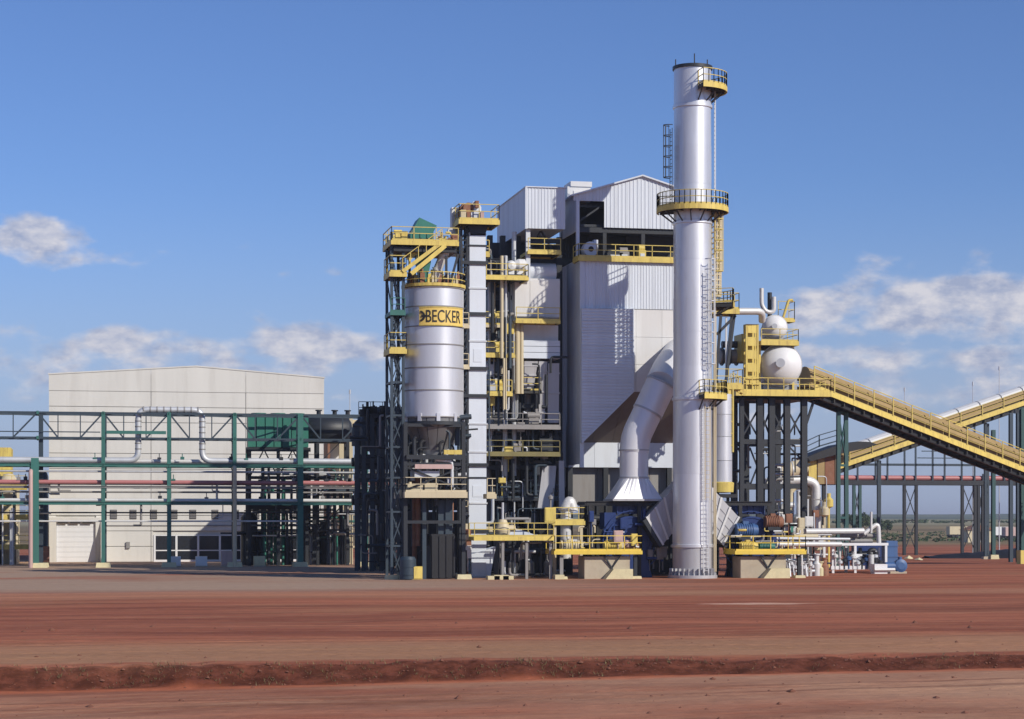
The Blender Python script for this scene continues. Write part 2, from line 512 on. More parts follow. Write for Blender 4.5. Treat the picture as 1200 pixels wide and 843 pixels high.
def columns(parent, pts, z0, z1, w, m, name='column', up=(0, 1, 0)):
    first = None
    for x, y in pts:
        if first is None:
            first = MB().ibeam((x, y, z0), (x, y, z1), w, w, up).build(name, m, parent); p0 = Vector((x, y, 0))
        else: again(first, Vector((x, y, 0))-p0, parent)
def footing(parent, x, y, s=1.0, h=0.28, m='footing_cream'):
    mb = MB()
    mb.add([(x-s/2, y-s/2, -.2), (x+s/2, y-s/2, -.2), (x+s/2, y+s/2, -.2), (x-s/2, y+s/2, -.2),
            (x-s*.42, y-s*.42, h), (x+s*.42, y-s*.42, h), (x+s*.42, y+s*.42, h), (x-s*.42, y+s*.42, h)],
           [(3, 2, 1, 0), (4, 5, 6, 7), (0, 1, 5, 4), (1, 2, 6, 5), (2, 3, 7, 6), (3, 0, 4, 7)])
    return mb.build('footing', m, parent)
def xbrace(mb, p0, p1, z0, z1, w=0.1):
    (xa, ya), (xb, yb) = p0, p1
    mb.bar((xa, ya, z0), (xb, yb, z1), w); mb.bar((xb, yb+.0, z0), (xa, ya+.0, z1), w*.96)
def stair(parent, p, q, w, m='yellow_paint', name='stair'):
    """flight from p (foot) to q (head), in the XZ plane, with treads, stringers and a handrail"""
    p, q = Vector(p), Vector(q); mb = MB()
    side = Vector((0, w/2, 0))
    for k in (-1, 1):
        mb.bar(p+side*k, q+side*k, .06, .28)
        mb.bar(p+side*k+Vector((0, 0, 1)), q+side*k+Vector((0, 0, 1)), .05)
        for i in range(6):
            b = p.lerp(q, i/5)+side*k
            mb.bar(b, b+Vector((0, 0, 1)), .05)
    n = int((q-p).length/0.33)
    for i in range(n):
        b = p.lerp(q, (i+.5)/n)
        mb.box(b.x-.13, b.x+.13, b.y-w/2+.04, b.y+w/2-.04, b.z, b.z+.03)
    return mb.build(name, m, parent)

# ------------------------------------------------------------------ ground: one sheet to the horizon, with the low bank in front
def sstep(a, b, x):
    t = min(1, max(0, (x-a)/(b-a))); return t*t*(3-2*t)
def ground_z(x, y):
    n = noise.noise
    if y < 110:
        yb = 64.55+0.28*n((x*.12, 5, 3))+0.26*n((x*.35, 0, 3))-0.35*max(0, n((x*.55, 8, 2))-.25)+0.10*n((x*1.6, 0, 9))+0.05*n((x*4, 2, 9))
        drop = 0.60-0.26*sstep(-6, 30, x)
        run = 1.15+0.35*n((x*.5, 4, 1))
        t = sstep(yb-run, yb, y)
        z = -drop*(1-t)+(.16*n((x*.22, 3, 6))+.05*n((x*1.1, 2, 6)))*sstep(yb-run-.6, yb-.4, y)*(1-sstep(yb+.2, yb+1.6, y))
        rough = 0.06*max(0, 1-abs(y-(yb-run*.45))/1.0)
        z += rough*(n((x*2.1, y*2.1, 0))+.6*n((x*5, y*5, 5)))
        z += 0.025*n((x*.35, y*.9, 2))+0.012*n((x*1.9, y*2.4, 7))
        z += 0.035*sstep(yb-.1, yb+.6, y)*(1-sstep(yb+1.2, yb+2.4, y))*(1+n((x*.9, 1, 1)))
        for r0, a in ((69.5, .03), (71.4, .03), (77, .035), (79.2, .03), (58.3, .03), (56.4, .03)):
            d = y-r0-.8*n((x*.05, r0, 0))
            z -= a*math.exp(-(d/.22)**2)-a*.6*math.exp(-((abs(d)-.45)/.2)**2)
        return z
    z = 0.03*n((x*.1, y*.15, 2)) if y < 135 else 0.0
    if y > 360:
        z += 6.5*sstep(380, 1500, y)+15*sstep(1500, 2600, y)*(0.55+0.5*n((x*.0011+3.3, 0, 0))+.25*sstep(600, 1500, x))
        z += 0.8*n((x*.006, y*.004, 5))*sstep(380, 700, y)
    return z
def ground():
    xs = [-6000, -3000, -1500, -800, -400, -220, -130, -80, -50, -32, -22]+[-15+.13*i for i in range(int(55/.13))]+[41, 46, 54, 66, 80, 100, 130, 170, 230, 310, 420, 560, 800, 1100, 1500, 2200, 3500, 6000]
    ys = [-300, -100, -30, 0, 15, 28, 38, 44]+[48+.22*i for i in range(62)]+[61.8+.075*i for i in range(54)]+[66+.22*i for i in range(90)]+[86+1.0*i for i in range(26)]+[113, 117, 122, 128, 136, 160, 200, 250, 300, 350, 400, 470, 560, 680, 850, 1050, 1300, 1600, 1900, 2200, 2600, 3200, 4500, 8000]
    # the far columns follow the terrain too
    xs = sorted(xs+[500, 650, 720, 900, 1000, 1250, 1800])
    nx, ny = len(xs), len(ys)
    vs = [(x, y, ground_z(x, y)) for y in ys for x in xs]
    fs = [(j*nx+i, j*nx+i+1, (j+1)*nx+i+1, (j+1)*nx+i) for j in range(ny-1) for i in range(nx-1)]
    m = bpy.data.materials.new('red_soil'); m.use_nodes = True
    t = m.node_tree; b = t.nodes['Principled BSDF']
    b.inputs['Roughness'].default_value = 0.95
    b.inputs['Specular IOR Level'].default_value = 0.1
    M = lambda *a, **k: math_node(t, *a, **k)
    geo = N(t, 'ShaderNodeNewGeometry'); sp = N(t, 'ShaderNodeSeparateXYZ')
    t.links.new(geo.outputs['Position'], sp.inputs[0])
    wn_ = N(t, 'ShaderNodeTexNoise'); wn_.inputs['Scale'].default_value = .055; wn_.inputs['Detail'].default_value = 4
    t.links.new(geo.outputs['Position'], wn_.inputs['Vector'])
    wv = N(t, 'ShaderNodeVectorMath', operation='MULTIPLY_ADD')
    t.links.new(wn_.outputs['Color'], wv.inputs[0]); wv.inputs[1].default_value = (10, 9, 0); t.links.new(geo.outputs['Position'], wv.inputs[2])
    def nz(sx, sy, det=6, off=0, rough=.6):
        mp = N(t, 'ShaderNodeMapping'); mp.inputs['Scale'].default_value = (sx, sy, 1); mp.inputs['Location'].default_value = (off, off*.7, off)
        t.links.new(wv.outputs[0] if sx < .1 and sy < 1 and abs(sx) > .01 else geo.outputs['Position'], mp.inputs['Vector'])
        n = N(t, 'ShaderNodeTexNoise'); n.inputs['Scale'].default_value = 1; n.inputs['Detail'].default_value = det; n.inputs['Roughness'].default_value = rough
        t.links.new(mp.outputs[0], n.inputs['Vector']); return n.outputs['Fac']
    streak = nz(.032, .24, 8, 3.0, .66)
    streak2 = nz(.05, .9, 6, 17.0, .7)
    patch = nz(.035, .06, 6, 9.0)
    fine = nz(1.6, 2.6, 8, 1.0, .75)
    y = M('ADD', sp.outputs['Y'], M('MULTIPLY', M('SUBTRACT', patch, .5), M('MULTIPLY', sp.outputs['Y'], .05)))
    def rise(a, c, v=None):
        r = N(t, 'ShaderNodeMapRange'); r.interpolation_type = 'SMOOTHSTEP'
        t.links.new(v if v is not None else y, r.inputs['Value']); r.inputs['From Min'].default_value = a; r.inputs['From Max'].default_value = c
        return r.outputs[0]
    def mixc(f, a, c):
        x = N(t, 'ShaderNodeMix', data_type='RGBA')
        if isinstance(f, float): x.inputs['Factor'].default_value = f
        else: t.links.new(f, x.inputs['Factor'])
        for s_, v in (('A', a), ('B', c)):
            if isinstance(v, tuple): x.inputs[s_].default_value = (*v, 1)
            else: t.links.new(v, x.inputs[s_])
        return x.outputs['Result']
    c = mixc(rise(.36, .66, streak), (.235, .076, .044), (.44, .155, .085))
    c = mixc(M('MULTIPLY', rise(.5, .72, streak2), .55), c, (.48, .26, .145))
    c = mixc(M('MULTIPLY', rise(.50, .68, patch), .45), c, (.36, .19, .10))
    tan = M('MULTIPLY', rise(65.2, 66.4, sp.outputs['Y']), M('SUBTRACT', 1.0, rise(73, 80)))
    c = mixc(M('MULTIPLY', tan, .62), c, (.44, .255, .14))
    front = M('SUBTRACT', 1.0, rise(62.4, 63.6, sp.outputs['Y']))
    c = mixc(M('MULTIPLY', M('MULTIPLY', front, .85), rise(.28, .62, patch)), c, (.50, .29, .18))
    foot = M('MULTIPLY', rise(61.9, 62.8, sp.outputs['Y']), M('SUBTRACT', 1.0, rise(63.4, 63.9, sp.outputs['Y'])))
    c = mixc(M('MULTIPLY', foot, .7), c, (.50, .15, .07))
    ex = M('DIVIDE', M('SUBTRACT', sp.outputs['X'], 34.6), 3.6); ey = M('DIVIDE', M('SUBTRACT', y, 107.5), 1.4)
    sand = M('SUBTRACT', 1.0, rise(.3, 1.0, M('ADD', M('ADD', M('MULTIPLY', ex, ex), M('MULTIPLY', ey, ey)), M('MULTIPLY', M('SUBTRACT', fine, .5), 1.4))))
    c = mixc(M('MULTIPLY', sand, .8), c, (.66, .42, .30))
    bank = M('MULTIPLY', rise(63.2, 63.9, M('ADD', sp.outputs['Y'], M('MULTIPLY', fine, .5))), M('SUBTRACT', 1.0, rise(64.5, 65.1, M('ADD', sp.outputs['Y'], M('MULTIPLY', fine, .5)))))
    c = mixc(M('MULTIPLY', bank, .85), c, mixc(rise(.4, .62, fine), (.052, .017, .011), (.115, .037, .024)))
    yard = M('MULTIPLY', M('MULTIPLY', rise(126, 140), M('SUBTRACT', 1.0, rise(240, 262))), M('SUBTRACT', 1.0, rise(24, 62, M('ADD', sp.outputs['X'], M('MULTIPLY', patch, 20)))))
    c = mixc(M('MULTIPLY', M('MULTIPLY', yard, .95), rise(.26, .50, patch)), c, mixc(streak2, (.29, .195, .135), (.50, .36, .26)))
    line = M('MULTIPLY', rise(118, 123), M('SUBTRACT', 1.0, rise(127, 133)))
    c = mixc(M('MULTIPLY', line, .35), c, (.56, .31, .18))
    for a0, b0, am, fr, ph in ((88, -.16, 2.2, .07, .4), (96, .22, 3.0, .05, 2.0), (76, .05, 1.0, .11, 1.0), (110, -.30, 4.0, .045, .2), (57.5, .02, .35, .16, 2.6)):
        path = M('ADD', M('ADD', M('MULTIPLY', sp.outputs['X'], b0), a0), M('MULTIPLY', M('SINE', M('ADD', M('MULTIPLY', sp.outputs['X'], fr), ph)), am))
        d = M('ABSOLUTE', M('SUBTRACT', M('ABSOLUTE', M('SUBTRACT', sp.outputs['Y'], path)), .95))
        tr = M('MULTIPLY', M('SUBTRACT', 1.0, rise(.12, .34, M('ADD', d, M('MULTIPLY', M('SUBTRACT', fine, .5), .25)))), rise(.34, .55, nz(.06, .06, 3, a0)))
        c = mixc(M('MULTIPLY', tr, .5), c, (.20, .085, .05))
    c = mixc(rise(330, 420), c, mixc(rise(.42, .6, nz(.004, .012, 5, 2.0)), (.16, .12, .065), (.27, .20, .11)))
    c = mixc(rise(760, 1000), c, mixc(rise(.4, .6, nz(.0012, .004, 3, 5.0)), (.30, .27, .17), (.20, .20, .11)))
    c = mixc(rise(1500, 1750), c, mixc(rise(.42, .6, nz(.003, .004, 5, 8.0)), (.07, .10, .085), (.15, .17, .12)))
    v = N(t, 'ShaderNodeVectorMath', operation='SCALE'); t.links.new(c, v.inputs[0])
    t.links.new(M('ADD', M('MULTIPLY', fine, .9), .55), v.inputs['Scale'])
    t.links.new(v.outputs[0], b.inputs['Base Color'])
    bp = N(t, 'ShaderNodeBump'); bp.inputs['Strength'].default_value = .55; bp.inputs['Distance'].default_value = .12
    t.links.new(M('ADD', fine, M('MULTIPLY', streak2, .6)), bp.inputs['Height']); t.links.new(bp.outputs[0], b.inputs['Normal'])
    MATS['red_soil'] = m
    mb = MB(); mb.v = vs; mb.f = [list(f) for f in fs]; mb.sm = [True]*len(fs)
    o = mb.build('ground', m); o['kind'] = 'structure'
ground()
def lump(mb, c, r, k):
    """a small irregular clod"""
    rnd = random.Random(k)
    pts = []
    for (a, b) in ((0, .1), (60, -.1), (120, .15), (180, 0), (240, .1), (300, -.05)):
        rr = r*rnd.uniform(.7, 1.2)
        pts.append((c[0]+rr*math.cos(R(a)), c[1]+rr*math.sin(R(a)), c[2]+r*b))
    top = (c[0]+r*rnd.uniform(-.3, .3), c[1]+r*rnd.uniform(-.3, .3), c[2]+r*rnd.uniform(.45, .9))
    mb.add(pts+[top], [(i, (i+1) % 6, 6) for i in range(6)])
def clods():
    mb = MB()
    for i in range(2000):
        x = random.uniform(-10, 38)
        if i % 5 < 3: y = 64.1+random.gauss(0, .42)
        else: y = 49+51*random.random()**1.7
        r = min(.14, random.lognormvariate(-3.6, .45)) if i % 5 < 3 else min(.14, random.lognormvariate(-3.6, .6))
        lump(mb, (x, y, ground_z(x, y)), r, i)
    o = mb.build('soil_clods', 'soil_lump'); o['kind'] = 'stuff'; tag(o, 'loose red clods of soil strewn along the low bank', 'clods')
    g = MB()
    for i in range(1100):
        x = random.uniform(-10, 16) if i % 4 else random.uniform(10, 38)
        y = 64.25+random.gauss(0, .4)
        if noise.noise((x*.8, y, 0)) < -.12: continue
        z = ground_z(x, y)
        for k in range(3):
            a = random.uniform(0, 6.28); h = random.uniform(.05, .15); w = .012
            d = Vector((math.cos(a), math.sin(a), 0)); e = Vector((-d.y, d.x, 0))
            b = Vector((x, y, z-.01))+d*random.uniform(0, .06)
            g.add([b-e*w, b+e*w, b+d*h*.6+Vector((0, 0, h))], [(0, 1, 2)])
    o = g.build('dry_grass', 'dry_grass'); o['kind'] = 'stuff'; tag(o, 'short dry grass on the face of the low soil bank', 'grass')
clods()

# ------------------------------------------------------------------ concrete building behind the pipe rack
def concrete_building():
    Y = 234.0
    x0, x1 = X(57, Y), X(380, Y)
    xm, xb, xc = X(230, Y), X(177, Y), X(288, Y)
    ze, zr = Z(437, Y, 57)-.2, Z(430, Y, 230)
    t = thing('concrete_hall', 'pale concrete panel hall with a low gable behind the green pipe rack', 'building', ((x0+x1)/2, Y, 0))
    topz = lambda x: ze+(zr-ze)*(1-abs(x-xm)/(xm-x0 if x < xm else x1-xm))
    MB().box(x0+.05, x1-.05, Y+.22, Y+24, -.2, ze-.5).build('wall', 'concrete_panel', t)
    rows = [0.0]; z = 0.0
    dz = (ze-1.7)/11
    while len(rows) < 12: z += dz; rows.append(z)
    door = (X(66, Y), X(112, Y), 0, Z(612, Y, 90))
    wx0, wx1, wz1 = X(180, Y), X(357, Y), Z(627, Y, 260)
    for (a, b) in ((x0, xb), (xb, xc), (xc, x1)):
        for k in range(11):
            lo, hi = rows[k]+.03, rows[k+1]-.03
            spans = [(a+.03, b-.03)]
            def cut(c0, c1):
                out = []
                for p, q in spans:
                    if c1 <= p or c0 >= q: out.append((p, q)); continue
                    if c0-p > .15: out.append((p, c0))
                    if q-c1 > .15: out.append((c1, q))
                return out
            if lo < door[3]-.3: spans = cut(door[0]-.05, door[1]+.05)
            if lo < wz1-.3: spans = cut(wx0-.05, wx1+.05)
            for p, q in spans:
                dy = random.uniform(0, .012)
                MB().box(p, q, Y+dy, Y+.2, max(lo, -.1), hi).build('wall_panel', 'concrete_panel', t)
        lo = rows[11]+.015
        pts = [(a+.015, lo), (b-.015, lo), (b-.015, topz(b-.015))]
        if a+.1 < xm < b-.1: pts.append((xm, zr))
        pts.append((a+.015, topz(a+.015)))
        MB().prism([(p, Y, z) for p, z in pts], (0, .2, 0)).build('wall_panel', 'concrete_panel', t)
    r = MB().prism([(x0-.05, Y-.06, ze), (xm, Y-.06, zr), (x1+.05, Y-.06, ze), (x1+.05, Y-.06, ze+.14), (xm, Y-.06, zr+.14), (x0-.05, Y-.06, ze+.14)], (0, .3, 0))
    r.build('parapet_cap', 'concrete_panel', t)
    MB().prism([(x0, Y+.25, ze-.5), (xm, Y+.25, zr-.5), (x1, Y+.25, ze-.5)], (0, 23, 0)).build('roof', 'grey_plate', t)
    # loading door in its deep surround
    d = MB().box(door[0]-.75, door[0], Y-.35, Y+.2, -.1, door[3]+.5).box(door[1], door[1]+.55, Y-.35, Y+.2, -.1, door[3]+.5)
    d.box(door[0], door[1], Y-.35, Y+.2, door[3], door[3]+.5)
    p = d.build('door_surround', 'concrete_panel', t)
    MB().prism([(door[1]+.56, Y-.36, 0), (door[1]+.56, Y-2.3, 0), (door[1]+.56, Y-.36, door[3]+.3)], (.25, 0, 0)).build('wing_wall', 'concrete_panel', t)
    n = 8; dz = door[3]/n
    dr = MB().box(door[0], door[1], Y-.02, Y+.04, 0, door[3]).build('door', 'white_paint', t)
    for i in range(n): MB().box(door[0]+.02, door[1]-.02, Y-.06, Y-.02, i*dz+.02, (i+1)*dz-.02).build('door_panel', 'white_paint', dr)
    b = MB()
    for i in range(3):
        a = door[0]+.15+i*1.3; b.box(a, a+1.05, Y-.41, Y-.352, door[3]-.12, door[3]+.14)
    b.build('door_vent', 'black', p)
    # glazed strip
    n = 7; w = (wx1-wx0)/n
    MB().box(wx0, wx1, Y+.12, Y+.18, 0, wz1).build('glazing_backing', 'black', t)
    for i in range(n):
        a = wx0+i*w
        f = MB().box(a, a+.22, Y-.02, Y+.12, 0, wz1).box(a+.22, a+w, Y, Y+.1, wz1*.40, wz1*.40+.12).box(a+.22, a+w, Y, Y+.1, wz1-.1, wz1).box(a+.22, a+w, Y-.01, Y+.1, 0, .22)
        wi = f.build('window', 'white_paint', t)
        for z0, z1 in ((.22, wz1*.4), (wz1*.4+.12, wz1-.1)):
            MB().box(a+.22, a+w, Y+.05, Y+.08, z0, z1).build('pane', 'dark_glass', wi)
    for u in (133, 156, 180, 204, 226, 252, 276, 300, 324, 348):
        q = P(u, 603, Y); f = MB()
        for k in range(5): f.box(q.x-.32, q.x+.32, Y-.07, Y-.03, q.z-.42+k*.19, q.z-.32+k*.19)
        v = MB().box(q.x-.36, q.x+.36, Y-.05, Y-.01, q.z-.5, q.z+.5).build('wall_vent', 'black', t)
        f.build('louvre', 'grey_plate', v)
    q = P(150, 639, Y); MB().box(q.x-.2, q.x+.2, Y-.2, Y-.005, q.z-.35, q.z+.35).build('switch_box', 'grey_plate', t)
    c = MB(); zc = Z(616, Y, 200)
    c.box(X(125, Y), X(360, Y), Y-.08, Y-.02, zc-.05, zc+.05)
    c.build('cable_tray', 'grey_plate', t)
concrete_building()

# ------------------------------------------------------------------ long pipe rack and its pipes
def pipe_rack():
    Y, Yb = 206.0, 209.5
    t = thing('pipe_rack', 'long green steel pipe rack with braced top truss before the concrete hall', 'pipe rack', (X(200, Y), Y, 0))
    zt, zb = Z(485, Y, 200), Z(514, Y, 200)
    xl, xr = X(-60, Y), X(470, Y)
    posts = [-38, 44, 121, 198, 275, 352, 428]
    for u in posts:
        x = X(u, Y)
        if u == 44:
            x = X(41, Y)
            MB().ibeam((x, Y, 0), (x, Y, Z(537, Y, 41)), .72, .72).build('post', 'green_steel', t)
            x = X(48, Yb)
            MB().ibeam((x, Yb, 0), (x, Yb, zt), .42, .42).build('post', 'blue_steel', t)
        else:
            MB().ibeam((x, Y, 0), (x, Y, zt+.1), .36 if u < 300 else .54, .4).build('post', 'green_steel', t)
            MB().ibeam((x+.15, Yb, 0), (x+.15, Yb, zt), .4, .4).build('post', 'blue_steel', t)
        footing(t, x, Y, 1.5, .45)
        footing(t, x+.15, Yb, 1.3, .4)
    for yy in (Y, Yb):
        e = MB().bar((xl, yy+.02, zt), (xr, yy+.02, zt), .18, .19).build('top_chord', 'blue_steel', t)
        e = MB().bar((xl, yy+.02, zb), (xr, yy+.02, zb), .14, .16).build('bottom_chord', 'blue_steel', t)
    mids = [p for p in posts]
    for a, b in zip(mids, mids[1:]):
        m = PB(t, 'knee_brace', 'blue_steel')
        xa, xb = X(a, Y), X(b, Y); L = xb-xa
        for k in (.31, .65):
            m.bar((xa+L*k, Y, zb), (xa+L*k, Y, zt), .10)
        m.bar((xa+.2, Y, zt-.2), (xa+L*.31, Y, zb), .15); m.bar((xb-.2, Y, zt-.2), (xa+L*.65, Y, zb), .15)
        m = MB()
        m.bar((xa, Y, zt-.1), (xb, Yb, zt-.1), .1)
        m.build('plan_brace', 'blue_steel', t)
    for u in posts:
        x = X(u, Y)
        m = PB(t, 'cross_beam', 'green_steel')
        for v in (485, 514, 547, 572, 591): m.bar((x, Y-.2, Z(v, Y, 200)), (x, Yb+.2, Z(v, Y, 200)), .22, .3)
    for v, h, m in ((545.5, .30, 'green_steel'), (571, .20, 'grey_plate'), (590, .27, 'green_steel')):
        z = Z(v, Y, 200)
        for yy in (Y-.16, Yb+.16): MB().ibeam((xl, yy, z), (xr, yy, z), .22, h, (0, 0, 1)).build('side_beam', m, t)
    z = Z(507, Y, 160)
    MB().bar((X(122, Y)+.2, Y-.05, z), (X(197, Y)-.2, Y-.05, z), .2, .3).build('tie_beam', 'green_steel', t)
    MB().bar((X(-40, Y), Y-.05, z), (X(120, Y)-.2, Y-.05, z), .08, .1).build('tie_beam', 'blue_steel', t)
    # pipes lying on it
    yp = Y+.55; r = .29
    z1 = Z(540, yp, 200); z2 = Z(480.5, yp, 200)
    pts = [(xl, yp, z1), (X(162, yp), yp, z1), (X(162, yp), yp, z2), (X(237, yp), yp, z2), (X(237, yp), yp, z1), (xr, yp, z1)]
    o = MB().path(pts, r, 14, .9)
    t2 = thing('insulated_pipe', 'fat silver insulated pipe with a tall expansion loop on the rack', 'pipe', (X(200, yp), yp, z1-r))
    o.build('pipe', 'galvanised', t2)
    for k in range(9):
        q = P(168+k*8, 480.5, yp)
        MB().tube((q.x-.06, yp, z2), (q.x+.06, yp, z2), r+.03, 14).build('jacket_band', 'grey_plate', t2)
    for k in range(6):
        for u in (162, 237):
            zz = z1+1.1+k*(z2-z1-2.2)/5
            MB().tube((X(u, yp), yp, zz-.05), (X(u, yp), yp, zz+.05), r+.03, 14).build('jacket_band', 'grey_plate', t2)
    def pipe(name, v, dy, r, m, label, u0=-60, u1=470, n=10):
        z = Z(v, Y+dy, 200)
        single(MB().tube((X(u0, Y), Y+dy, z), (X(u1, Y), Y+dy, z), r, n), name, m, label, 'pipe', (X((u0+u1)/2, Y), Y+dy, z-r), 'pipes lying along the rack')
    pipe('white_pipe', 541, 1.5, .22, 'white_pipe', 'white pipe beside the looped silver pipe on the top tier')
    pipe('steam_pipe', 543, 2.6, .34, 'galvanised', 'grey lagged pipe at the back of the top tier')
    pipe('red_pipe', 565.5, .45, .21, 'red_pipe', 'dull red fire pipe on the middle tier of the rack')
    pipe('thin_pipe', 567, 1.4, .16, 'galvanised', 'thin grey pipe behind the red pipe on the middle tier')
    pipe('water_pipe', 586.5, .35, .18, 'white_pipe', 'white pipe on the lowest tier of the rack')
    pipe('dark_pipe', 587.5, 1.4, .22, 'grey_plate', 'dark grey pipe behind the white one on the lowest tier')
    pipe('conduit', 611, .2, .09, 'white_pipe', 'thin white conduit strung low between the rack posts', -60, 352, 6)
    x = X(36, Y-.6)
    single(MB().path([(x, Y-.7, 0), (x, Y-.7, Z(552, Y, 36)), (x, Y+.45, Z(552, Y, 36))], .2, 10, .5), 'riser_pipe', 'pink_paint', 'pinkish riser pipe beside the thickest green rack post', 'pipe', (x, Y-.7, 0))
    x = X(275, Y-.55)
    single(MB().path([(x, Y-.62, 0), (x, Y-.62, Z(548, Y, 275)), (x, Y+.3, Z(548, Y, 275))], .2, 10, .5), 'riser_pipe', 'cream_paint', 'beige riser pipe running up a rack post near the green cooler', 'pipe', (x, Y-.62, 0))
    pipe('thin_pipe', 577, .9, .09, 'grey_plate', 'thin dark line hung just under the red pipe tier', -60, 470, 8)
    pipe('thin_pipe', 553, .3, .10, 'galvanised', 'thin grey line hung below the top pipe tier', -60, 470, 8)
    pipe('thin_pipe', 601, .9, .07, 'dark_steel', 'thinnest dark line below the lowest pipe tier', -60, 470, 8)
    rnd = random.Random(77)
    for i in range(26):
        u = rnd.uniform(-20, 420); v0 = rnd.choice((541, 566, 587)); x = X(u, Y+.5)
        m = MB().box(x-.18, x+.18, Y+.25, Y+.75, Z(v0, Y, 200)+.2, Z(v0, Y, 200)+rnd.uniform(.35, .55)).tube((x, Y+.5, Z(v0, Y, 200)+.2), (x, Y+.5, Z(v0, Y, 200)+.8), .04, 6)
        m.build('pipe_support', rnd.choice(('dark_steel', 'green_steel', 'grey_plate')), t)
    for i in range(14):
        u = rnd.uniform(0, 420); v0 = rnd.choice((566, 587)); x = X(u, Y+.9); h = rnd.uniform(.7, 2.4)
        MB().path([(x, Y+.9, Z(v0, Y, 200)), (x, Y+.9, Z(v0, Y, 200)-h), (x+rnd.uniform(-1.5, 1.5), Y+.9, Z(v0, Y, 200)-h)], rnd.choice((.05, .08, .11)), 8, .2).build('drop_line', rnd.choice(('galvanised', 'dark_steel', 'grey_plate')), t)
pipe_rack()

# ------------------------------------------------------------------ equipment seen through the rack
def green_cooler():
    Y = 211.0
    x0, x1 = X(290, Y), X(362, Y); z0, z1 = Z(527, Y, 325), Z(488, Y, 325)
    t = thing('air_cooler', 'green ribbed cooler box on dark legs behind the rack', 'cooler', ((x0+x1)/2, Y, 0))
    n = 7; w = (x1-x0)/n
    MB().box(x0+.1, x1-.1, Y+.1, Y+2.4, z0, z1).build('casing', 'green_cover', t)
    for i in range(n): MB().box(x0+i*w+.05, x0+(i+1)*w-.05, Y-random.uniform(0, .12), Y+.1, z0+.25, z1-.1).build('casing_panel', 'green_cover', t)
    MB().bar((x0-.15, Y-.1, z0), (x1+.15, Y-.1, z0), .25, .4).build('base_beam', 'dark_steel', t)
    for k in range(3):
        MB().lathe((x0+1.2+k*1.9, Y+1.2, z1), [(.75, 0), (.75, .35), (.62, .35), (.62, 0)], 18).build('fan_ring', 'green_cover', t)
    columns(t, [(x0+.2, Y), (x0+.2, Y+2.3), ((x0+x1)/2, Y), (x1-.2, Y), (x1-.2, Y+2.3)], 0, z0, .32, 'dark_steel', 'leg')
    m = PB(t, 'brace', 'dark_steel')
    for a, b in ((x0+.2, (x0+x1)/2), ((x0+x1)/2, x1-.2)):
        zz = Z(560, Y, 325)
        m.bar((a, Y, zz), (b, Y, zz), .2, .3); m.bar((a, Y, zz), ((a+b)/2, Y, z0), .12); m.bar((b, Y, zz), ((a+b)/2, Y, z0), .12)
        zz = Z(592, Y, 325); m.bar((a, Y, zz), (b, Y, zz), .25, .9)
    # dark round-bodied vessel beside it
    q = P(392, 500, Y)
    t = thing('dark_vessel', 'dark horizontal vessel with nozzles on posts right behind the rack end', 'vessel', (q.x, Y+1, 0))
    MB().lathe((q.x-2.4, Y+1.6, q.z-.3), [(0, -.5), (.8, -.35), (1.35, 0), (1.35, 3.9), (.8, 4.25), (0, 4.4)], 20, axis='X', flat=False).build('shell', 'dark_steel', t)
    for k, dx in enumerate((-1.4, .2, 1.5)):
        MB().tube((q.x+dx, Y+1.6, q.z+.9), (q.x+dx, Y+1.6, q.z+1.7), .22, 10).tube((q.x+dx, Y+1.6, q.z+1.6), (q.x+dx, Y+1.6, q.z+1.72), .34, 10).build('nozzle', 'dark_steel', t)
    columns(t, [(q.x-1.6, Y+.7), (q.x+1.4, Y+.7), (q.x-1.6, Y+2.5), (q.x+1.4, Y+2.5)], 0, q.z-1.4, .3, 'dark_steel', 'leg')
    m = PB(t, 'brace', 'dark_steel')
    for zz in (3.5, 7, 10): m.bar((q.x-1.6, Y+.7, zz), (q.x+1.4, Y+.7, zz), .2); m.bar((q.x-1.6, Y+.7, zz), (q.x+1.4, Y+.7, zz+3), .1)
green_cooler()
